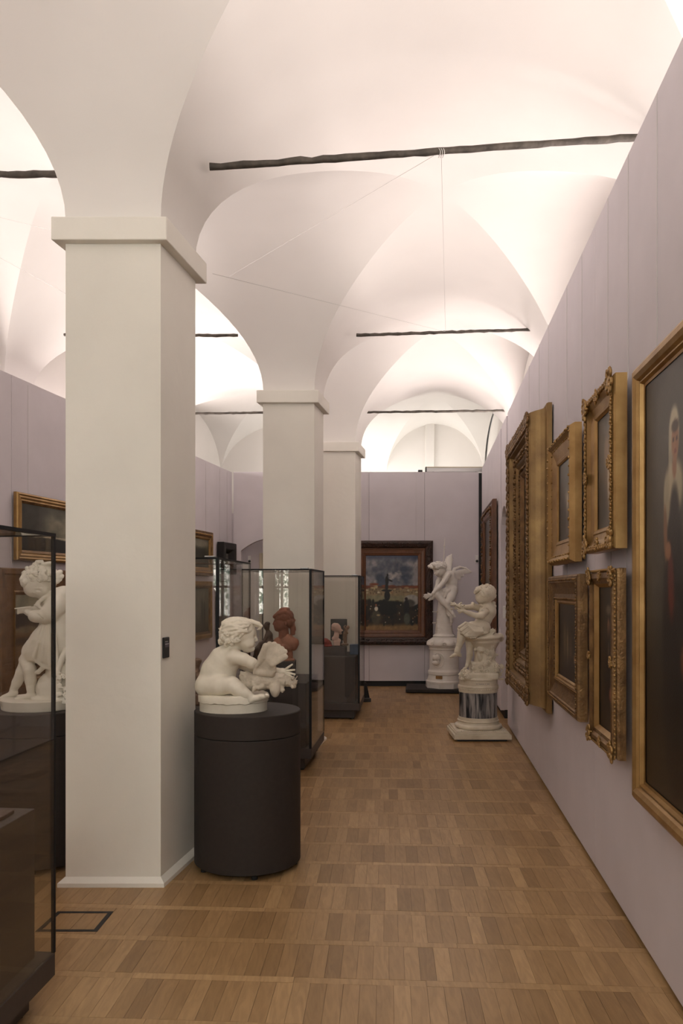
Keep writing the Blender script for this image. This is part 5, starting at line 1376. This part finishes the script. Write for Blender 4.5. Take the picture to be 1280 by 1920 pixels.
# 8: town square with fountain on the end wall
c = Canvas(130, 180, (60, 67, 82), 71)
c.band(-1, 0.72, (88, 94, 106), 0.3); c.clouds(0.55, (140, 136, 138), 0.42, 0.66, 4, 3); c.clouds(0.60, (164, 156, 152), 0.55, 0.7, 7, 5, 8); c.band(0.90, 2, (44, 54, 80), 0.12)
c.band(-1, 0.60, (96, 58, 40), 0.012, 0.03); c.band(-1, 0.565, (136, 119, 88), 0.012, 0.025, 4); c.ell(0.16, 0.58, 0.07, 0.035, (176, 156, 116), 0.3); c.ell(0.16, 0.615, 0.09, 0.015, (128, 66, 40), 0.4)
rr = random.Random(8)
for i in range(46): c.ell(rr.random(), rr.uniform(0.485, 0.56), 0.008, 0.012, (92, 74, 56), 0.5)
for i in range(10): c.ell(rr.random(), rr.uniform(0.575, 0.60), 0.06, 0.010, (118, 60, 38), 0.5)
for i in range(26): c.ell(rr.random(), rr.uniform(0.485, 0.565), rr.uniform(0.02, 0.05), rr.uniform(0.008, 0.018), rr.choice(((172, 152, 112), (150, 120, 84), (112, 92, 70), (186, 172, 140))), 0.4)
c.band(-1, 0.465, (128, 122, 94), 0.02, 0.03, 6); c.band(-1, 0.40, (44, 36, 28), 0.05, 0.06, 7); c.band(-1, 0.10, (132, 104, 68), 0.05, 0.03, 9)
for i in range(70):
    v = rr.uniform(0.08, 0.38); c.ell(rr.random(), v, rr.uniform(0.015, 0.05), rr.uniform(0.015, 0.05), rr.choice(((26, 22, 20), (40, 34, 26), (58, 46, 34), (22, 26, 26), (34, 30, 24))), 0.5)
for i in range(26): c.ell(rr.random(), rr.uniform(0.10, 0.36), 0.009, 0.008, rr.choice(((186, 172, 150), (150, 110, 80), (120, 60, 44), (170, 160, 140))), 0.6)
c.ell(0.88, 0.40, 0.15, 0.075, (150, 146, 138), 0.2); c.ell(0.84, 0.36, 0.10, 0.05, (70, 64, 58), 0.4)
dk = (22, 21, 20)
c.ell(0.42, 0.36, 0.26, 0.030, dk, 0.2); c.ell(0.42, 0.28, 0.20, 0.08, dk, 0.3); c.ell(0.41, 0.46, 0.055, 0.07, dk, 0.2); c.ell(0.40, 0.53, 0.10, 0.016, dk, 0.2); c.ell(0.40, 0.58, 0.03, 0.05, dk, 0.2); c.ell(0.405, 0.66, 0.032, 0.065, dk, 0.2); c.ell(0.415, 0.735, 0.018, 0.022, dk, 0.2)
c.ell(0.47, 0.665, 0.045, 0.012, dk, 0.3, -0.3)
c.ell(0.78, 0.30, 0.055, 0.11, (26, 26, 30), 0.3); c.ell(0.775, 0.42, 0.03, 0.02, (40, 28, 24), 0.3); c.ell(0.79, 0.15, 0.06, 0.08, (78, 80, 70), 0.4)
c.ell(0.20, 0.17, 0.09, 0.10, (72, 66, 54), 0.4); c.ell(0.20, 0.285, 0.035, 0.03, (196, 186, 168), 0.3); c.ell(0.195, 0.335, 0.018, 0.016, (150, 96, 70), 0.3); c.ell(0.24, 0.20, 0.035, 0.012, (150, 132, 98), 0.4)
c.noise(26, 20, 0.16, 40)
w, h = 1.345, 1.715
bm = carve(w, h, 0.045, 0.088, 0.030, 0.024, 51, 0.5); bm2 = carve(w, h, 0.09, 0.08, 0.036, 0.020, 52, 0.9)
picture('town square with a dark fountain in a heavy dark brown frame on the end wall', w, h, [(0, 0.050), (0.006, 0.074), (0.020, 0.082), (0.060, 0.088), (0.110, 0.070), (0.130, 0.050), (0.140, 0.054), (0.150, 0.046), (0.190, 0.040), (0.200, 0.044), (0.212, 0.036), (0.236, 0.030), (0.246, 0.020)],
        c, (0.828, END_Y), 0.0, 0.686, (M['brown'], M['brown_l']), 7, gap=0.012, ornaments=(('carved_border', bm, M['brown']), ('carved_border', bm2, M['brown'])), wires=(-0.4, 0.4), wall_top=3.5, back=M['brown'])
# left wall
c = Canvas(90, 60, (92, 90, 78), 81); c.clouds(0.3, (128, 124, 106), 0.4, 0.7, 2, 3); c.ell(0.1, 0.75, 0.25, 0.5, (56, 54, 48), 0.9); c.band(-1, 0.36, (178, 168, 146), 0.01, 0.05); c.band(-1, 0.325, (34, 36, 34), 0.02, 0.10); c.noise(6, 8, 0.2)
picture('stormy landscape in a plain gilt frame, upper left behind the reading girl', 1.30, 0.615, [(0, 0.030), (0.006, 0.042), (0.018, 0.048), (0.030, 0.040), (0.044, 0.044), (0.060, 0.034), (0.072, 0.036), (0.086, 0.028), (0.094, 0.022)],
        c, on_left(7.80), PHI_L, 1.865, (M['gold'], M['gold_d']), 2, gap=0.02, wires=(-0.4, 0.4), wall_top=3.5)
c = Canvas(80, 80, (118, 104, 82), 91); c.band(0.75, 2, (150, 146, 124), 0.04); c.band(0.60, 0.78, (52, 44, 38), 0.03, 0.06); c.band(-1, 0.58, (108, 80, 50), 0.06, 0.06, 5); c.ell(0.28, 0.16, 0.16, 0.03, (50, 40, 32), 0.5); c.ell(0.7, 0.17, 0.1, 0.025, (50, 40, 32), 0.5); c.ell(0.5, 0.45, 0.6, 0.05, (64, 50, 38), 0.9); c.noise(8, 8, 0.2)
picture('brown moorland painting in a wide flat brown frame behind the reading girl', 1.42, 1.25, [(0, 0.032), (0.010, 0.044), (0.050, 0.044), (0.062, 0.034), (0.200, 0.030), (0.212, 0.036), (0.226, 0.034), (0.240, 0.022)],
        c, on_left(7.62), PHI_L, 0.54, (M['brown_m'], M['gold_d']), 3, gap=0.02, wall_top=3.5)
c = portrait(101, (74, 72, 58), [(0.5, 0.4, 0.4, 0.35, (44, 46, 36), 0.8), (0.5, 0.85, 0.5, 0.15, (128, 124, 106), 0.7)], 50, 50)
bm = carve(0.90, 0.66, 0.05, 0.05, 0.018, 0.018, 61, 0.4)
picture('woodland scene in a carved gilt frame, upper left between the pillars', 0.90, 0.66, [(0, 0.03), (0.01, 0.05), (0.07, 0.052), (0.085, 0.040), (0.11, 0.036), (0.125, 0.02)], c, on_left(11.64), PHI_L, 1.80, (M['gold_d'], M['gold']), 2, gap=0.02, ornaments=(('carved_border', bm, M['gold']),), wires=(-0.3, 0.3), wall_top=3.5)
c = portrait(111, (120, 118, 112), [(0.5, 0.3, 0.4, 0.2, (70, 70, 70), 0.8)], 40, 40)
picture('small pale picture in a deep black box frame by the corner', 0.60, 0.50, [(0, 0.10), (0.01, 0.112), (0.10, 0.106), (0.15, 0.05), (0.17, 0.03)], c, on_left(12.68), PHI_L, 1.84, (M['blackwood'], M['blackwood']), 1, gap=0.02, wires=(-0.15, 0.2), wall_top=3.5, back=M['blackwood'])
c = portrait(121, (92, 90, 76), [(0.62, 0.35, 0.06, 0.4, (48, 50, 42), 0.5), (0.75, 0.32, 0.05, 0.36, (44, 46, 38), 0.5), (0.5, 0.05, 0.6, 0.2, (60, 54, 40), 0.7)], 50, 60)
picture('cypress landscape in a gilt frame, lower left between the pillars', 0.90, 0.85, [(0, 0.03), (0.01, 0.046), (0.05, 0.05), (0.07, 0.036), (0.09, 0.036), (0.105, 0.02)], c, on_left(11.62), PHI_L, 0.87, (M['gold'], M['gold_d']), 2, gap=0.02, wall_top=3.5)
c = portrait(131, (110, 108, 100), [(0.5, 0.3, 0.3, 0.3, (60, 62, 58), 0.7)], 40, 50)
picture('narrow grey picture in a red brown frame left of the corner', 0.42, 0.86, [(0, 0.03), (0.01, 0.05), (0.05, 0.048), (0.07, 0.03)], c, on_left(12.52), PHI_L, 0.87, (M['brown_l'], M['gold_d']), 1, gap=0.02, wall_top=3.5)
# canvas of the small panel in the far case
c = Canvas(30, 40, (44, 46, 48), 141); c.ell(0.5, 0.4, 0.3, 0.25, (26, 28, 28), 0.6); c.ell(0.6, 0.6, 0.04, 0.12, (120, 118, 110), 0.6); c.ell(0.35, 0.5, 0.05, 0.05, (96, 96, 96), 0.6); c.noise(6, 6, 0.3)
canvas_obj(c, 0.196, 0.26, -0.0225, 0.17, small_panel)

# ------------------------------------------------------------------ wall labels
def wall_label(d, z, w, h, label):
    o = obj('wall_label', box(-w/2, w/2, -0.012, -0.0015, 0, h, 0.001), M['plaque']); o.location = (*on_right(d), z); o.rotation_euler = (0, 0, PHI_R)
    return tag(o, label, 'label', 'small bronze wall labels')
wall_label(4.44, 1.172, 0.17, 0.105, 'upper small bronze label between the stepped frame and the bead-edged frame')
wall_label(4.44, 1.046, 0.17, 0.105, 'lower small bronze label between the stepped frame and the bead-edged frame')
wall_label(3.585, 1.165, 0.12, 0.10, 'upper small bronze label beside the tall painting at the right edge')
wall_label(3.585, 1.030, 0.12, 0.12, 'lower small bronze label beside the tall painting at the right edge')

# ------------------------------------------------------------------ iron tie rods and wires
def rod(p, q, r, label, seed):
    rr = random.Random(seed); n = 40; P, Q = Vector(p), Vector(q)
    pts = [P.lerp(Q, i/n)+Vector((0, rr.uniform(-1, 1)*0.003, rr.uniform(-1, 1)*0.003)) for i in range(n+1)]
    o = obj('tie_rod', tube(pts, [r*rr.uniform(0.86, 1.12) for _ in pts], 8), M['iron'], None, True, 60)
    return tag(o, label, 'tie rod', 'iron tie rods under the vaults')
def at_px(px, py, y): return ((px-640)/F_PX*y, y, EYE-(py-HZ)/F_PX*y)
rod(at_px(393, 313.5, 4.56), at_px(1245, 254, 4.56), 0.020, 'nearest iron tie rod spanning the right aisle overhead', 1)
rod(at_px(668, 628.5, 8.2), at_px(1010, 617.5, 8.2), 0.0165, 'second iron tie rod spanning the right aisle', 2)
rod(at_px(678, 773, 11.0), at_px(985, 769.5, 11.0), 0.0165, 'farthest iron tie rod spanning the right aisle', 3)
rod(at_px(112, 326, 4.62), at_px(-520, 335, 4.62), 0.020, 'iron tie rod left of the nearest pillar', 4)
rod(at_px(446, 629, 8.2), at_px(120, 628, 8.2), 0.0165, 'iron tie rod left of the middle pillar', 5)
rod(at_px(508, 773.5, 11.0), at_px(250, 777, 11.0), 0.0165, 'iron tie rod seen between the nearest and middle pillars, lowest in view', 6)
def wire(p, q, label, r=0.0016):
    o = obj('steel_wire', tube([p, q], r, 6), M['wire']); return tag(o, label, 'wire', 'thin wires strung between the tie rods')
R1 = at_px(827, 286, 4.56); R2 = at_px(835, 622, 8.2)
wire(R1, R2, 'thin wire running from the nearest rod to the second rod')
wire(at_px(813, 292, 4.56), at_px(430, 518, 7.26), 'thin wire slanting down left from the nearest rod', 0.0012)
wire(at_px(398, 513, 4.84), R2, 'thin wire slanting from the nearest capital to the second rod', 0.0012)
wire(at_px(-40, 398, 6.2), at_px(98, 432, 4.8), 'upper thin wire left of the nearest capital', 0.0014)
wire(at_px(-8, 479, 6.6), at_px(124, 551, 5.2), 'lower thin wire left of the nearest capital', 0.0014)
bm = bmesh.new()
for k in range(3):
    a = Vector(R1)+Vector((-0.012+0.012*k, 0, 0)); n = 14
    tube([a+Vector((0.004*math.sin(i), 0.024*math.cos(2*PI*i/n), 0.024*math.sin(2*PI*i/n)-0.003)) for i in range(n+1)], 0.0022, 5, bm)
tag(obj('wire_knot', bm, M['wire']), 'wire wound around the middle of the nearest tie rod', 'wire')

# ------------------------------------------------------------------ small fittings
xs = -0.976+0.18*0.10
p = thing('climate_sensor', 'small black climate sensor on the side of the nearest pillar', 'sensor', (-0.976+0.18*0.06, 4.36, 1.226), math.atan(-0.18))
obj('housing', box(0.0, 0.012, -0.042, 0.034, 0, 0.112, 0.003), M['black'], p)
obj('display', box(0.0115, 0.0124, -0.028, 0.022, 0.058, 0.084), M['seam'], p)
obj('label_line', box(0.0115, 0.0126, -0.028, 0.022, 0.074, 0.0765), M['white'], p); obj('label_line', box(0.0115, 0.0126, -0.028, 0.012, 0.088, 0.0900), M['white'], p)
def detector(x, y, z, label, rz=0.0):
    t = thing('motion_detector', label, 'sensor', (x, y, z), rz, 'white motion detectors')
    obj('housing', box(-0.027, 0.027, -0.045, 0, 0, 0.125, 0.008, 2), M['white'], t)
    obj('lens', lathe([(0.018, 0), (0.022, 0.008), (0.016, 0.022), (0.004, 0.026)], 20), M['black'], t, True, 50)
    t.children[-1].rotation_euler = (PI/2, 0, 0); t.children[-1].location = (0, -0.044, 0.032)
detector(at_px(893, 1055, END_Y)[0], END_Y-0.001, at_px(893, 1056, END_Y)[2], 'white motion detector on the end wall beside the winged statue')
detector(at_px(468, 1055, 13.60)[0], 13.60, at_px(468, 1056, 13.60)[2], 'white motion detector inside the arched recess')
o = obj('door_handle', box(-0.012, 0.012, -0.035, 0, -0.075, 0.075, 0.008, 2), M['white']); o.location = (PART_R(9.45)-0.003, 9.45, at_px(946, 1148, 9.45)[2]); o.rotation_euler = (0, 0, PHI_R)
tag(o, 'white grip on the right partition beside the arched doorway', 'handle')
# lamp trough on top of the end wall
t = thing('lamp_trough', 'grey metal lamp trough on top of the end wall', 'lamp', (1.40, END_Y+0.02, 3.537))
obj('body', box(0.0, 1.0, 0, 0.10, 0.004, 0.078), M['chrome'], t); obj('rail', box(0.0, 1.0, -0.012, 0.0, 0.070, 0.085), M['cream'], t); obj('end_cap', box(-0.012, 0.002, -0.012, 0.10, 0.0, 0.085), M['black'], t)
for k in range(2): obj('foot', box(0.1+0.7*k, 0.13+0.7*k, 0, 0.1, 0, 0.005), M['black'], t)
o = obj('cable_box', box(-0.035, 0.035, 0, 0.06, 0, 0.034, 0.003), M['black']); o.location = (1.30, END_Y+0.01, 3.537)
tag(o, 'small black box on top of the end wall, left of the lamp trough', 'box')
# floor hatch: dark frame let into the parquet
t = thing('floor_hatch', 'square floor hatch with a dark metal rim in front of the nearest pillar', 'hatch', (0, 0, 0.0012))
def P2(px, py): y = EYE*F_PX/(py-HZ); return ((px-640)/F_PX*y, y)
A, B, Cc, Dd = P2(182, 1747), P2(213, 1709), P2(108, 1709), P2(66, 1747)
out = [A, B, Cc, Dd]; ctr = (sum(p[0] for p in out)/4, sum(p[1] for p in out)/4)
inn = [(ctr[0]+(p[0]-ctr[0])*0.84, ctr[1]+(p[1]-ctr[1])*0.80) for p in out]
bm = bmesh.new(); vo = [bm.verts.new((*p, 0.0)) for p in out]; vi = [bm.verts.new((*p, 0.0)) for p in inn]; vl = [bm.verts.new((*p, -0.004)) for p in out]
for i in range(4): bm.faces.new((vo[i], vo[(i+1) % 4], vi[(i+1) % 4], vi[i])); bm.faces.new((vl[i], vl[(i+1) % 4], vo[(i+1) % 4], vo[i]))
bmesh.ops.recalc_face_normals(bm, faces=bm.faces[:])
obj('rim', bm, M['black'], t)
# dark stand by the end wall, half hidden behind the smallest case
t = thing('easel_stand', 'small dark stand on the floor right of the smallest case', 'stand', (0.355, 11.35, 0), 0.2)
obj('foot', box(-0.055, 0.055, -0.06, 0.06, 0, 0.055, 0.006), M['caseblk'], t); obj('upright', prism([(-0.05, -0.02), (0.0, -0.02), (0.0, 0.02), (-0.05, 0.02)], 0.05, 0.27, 0.004), M['black'], t)
bm = bmesh.new(); v = [bm.verts.new(q) for q in ((0, -0.015, 0.05), (0.045, -0.015, 0.05), (0.0, -0.015, 0.26), (0, 0.015, 0.05), (0.045, 0.015, 0.05), (0.0, 0.015, 0.26))]
for f in ((0, 1, 2), (5, 4, 3), (0, 3, 4, 1), (1, 4, 5, 2), (2, 5, 3, 0)): bm.faces.new([v[i] for i in f])
obj('brace', bm, M['black'], t)
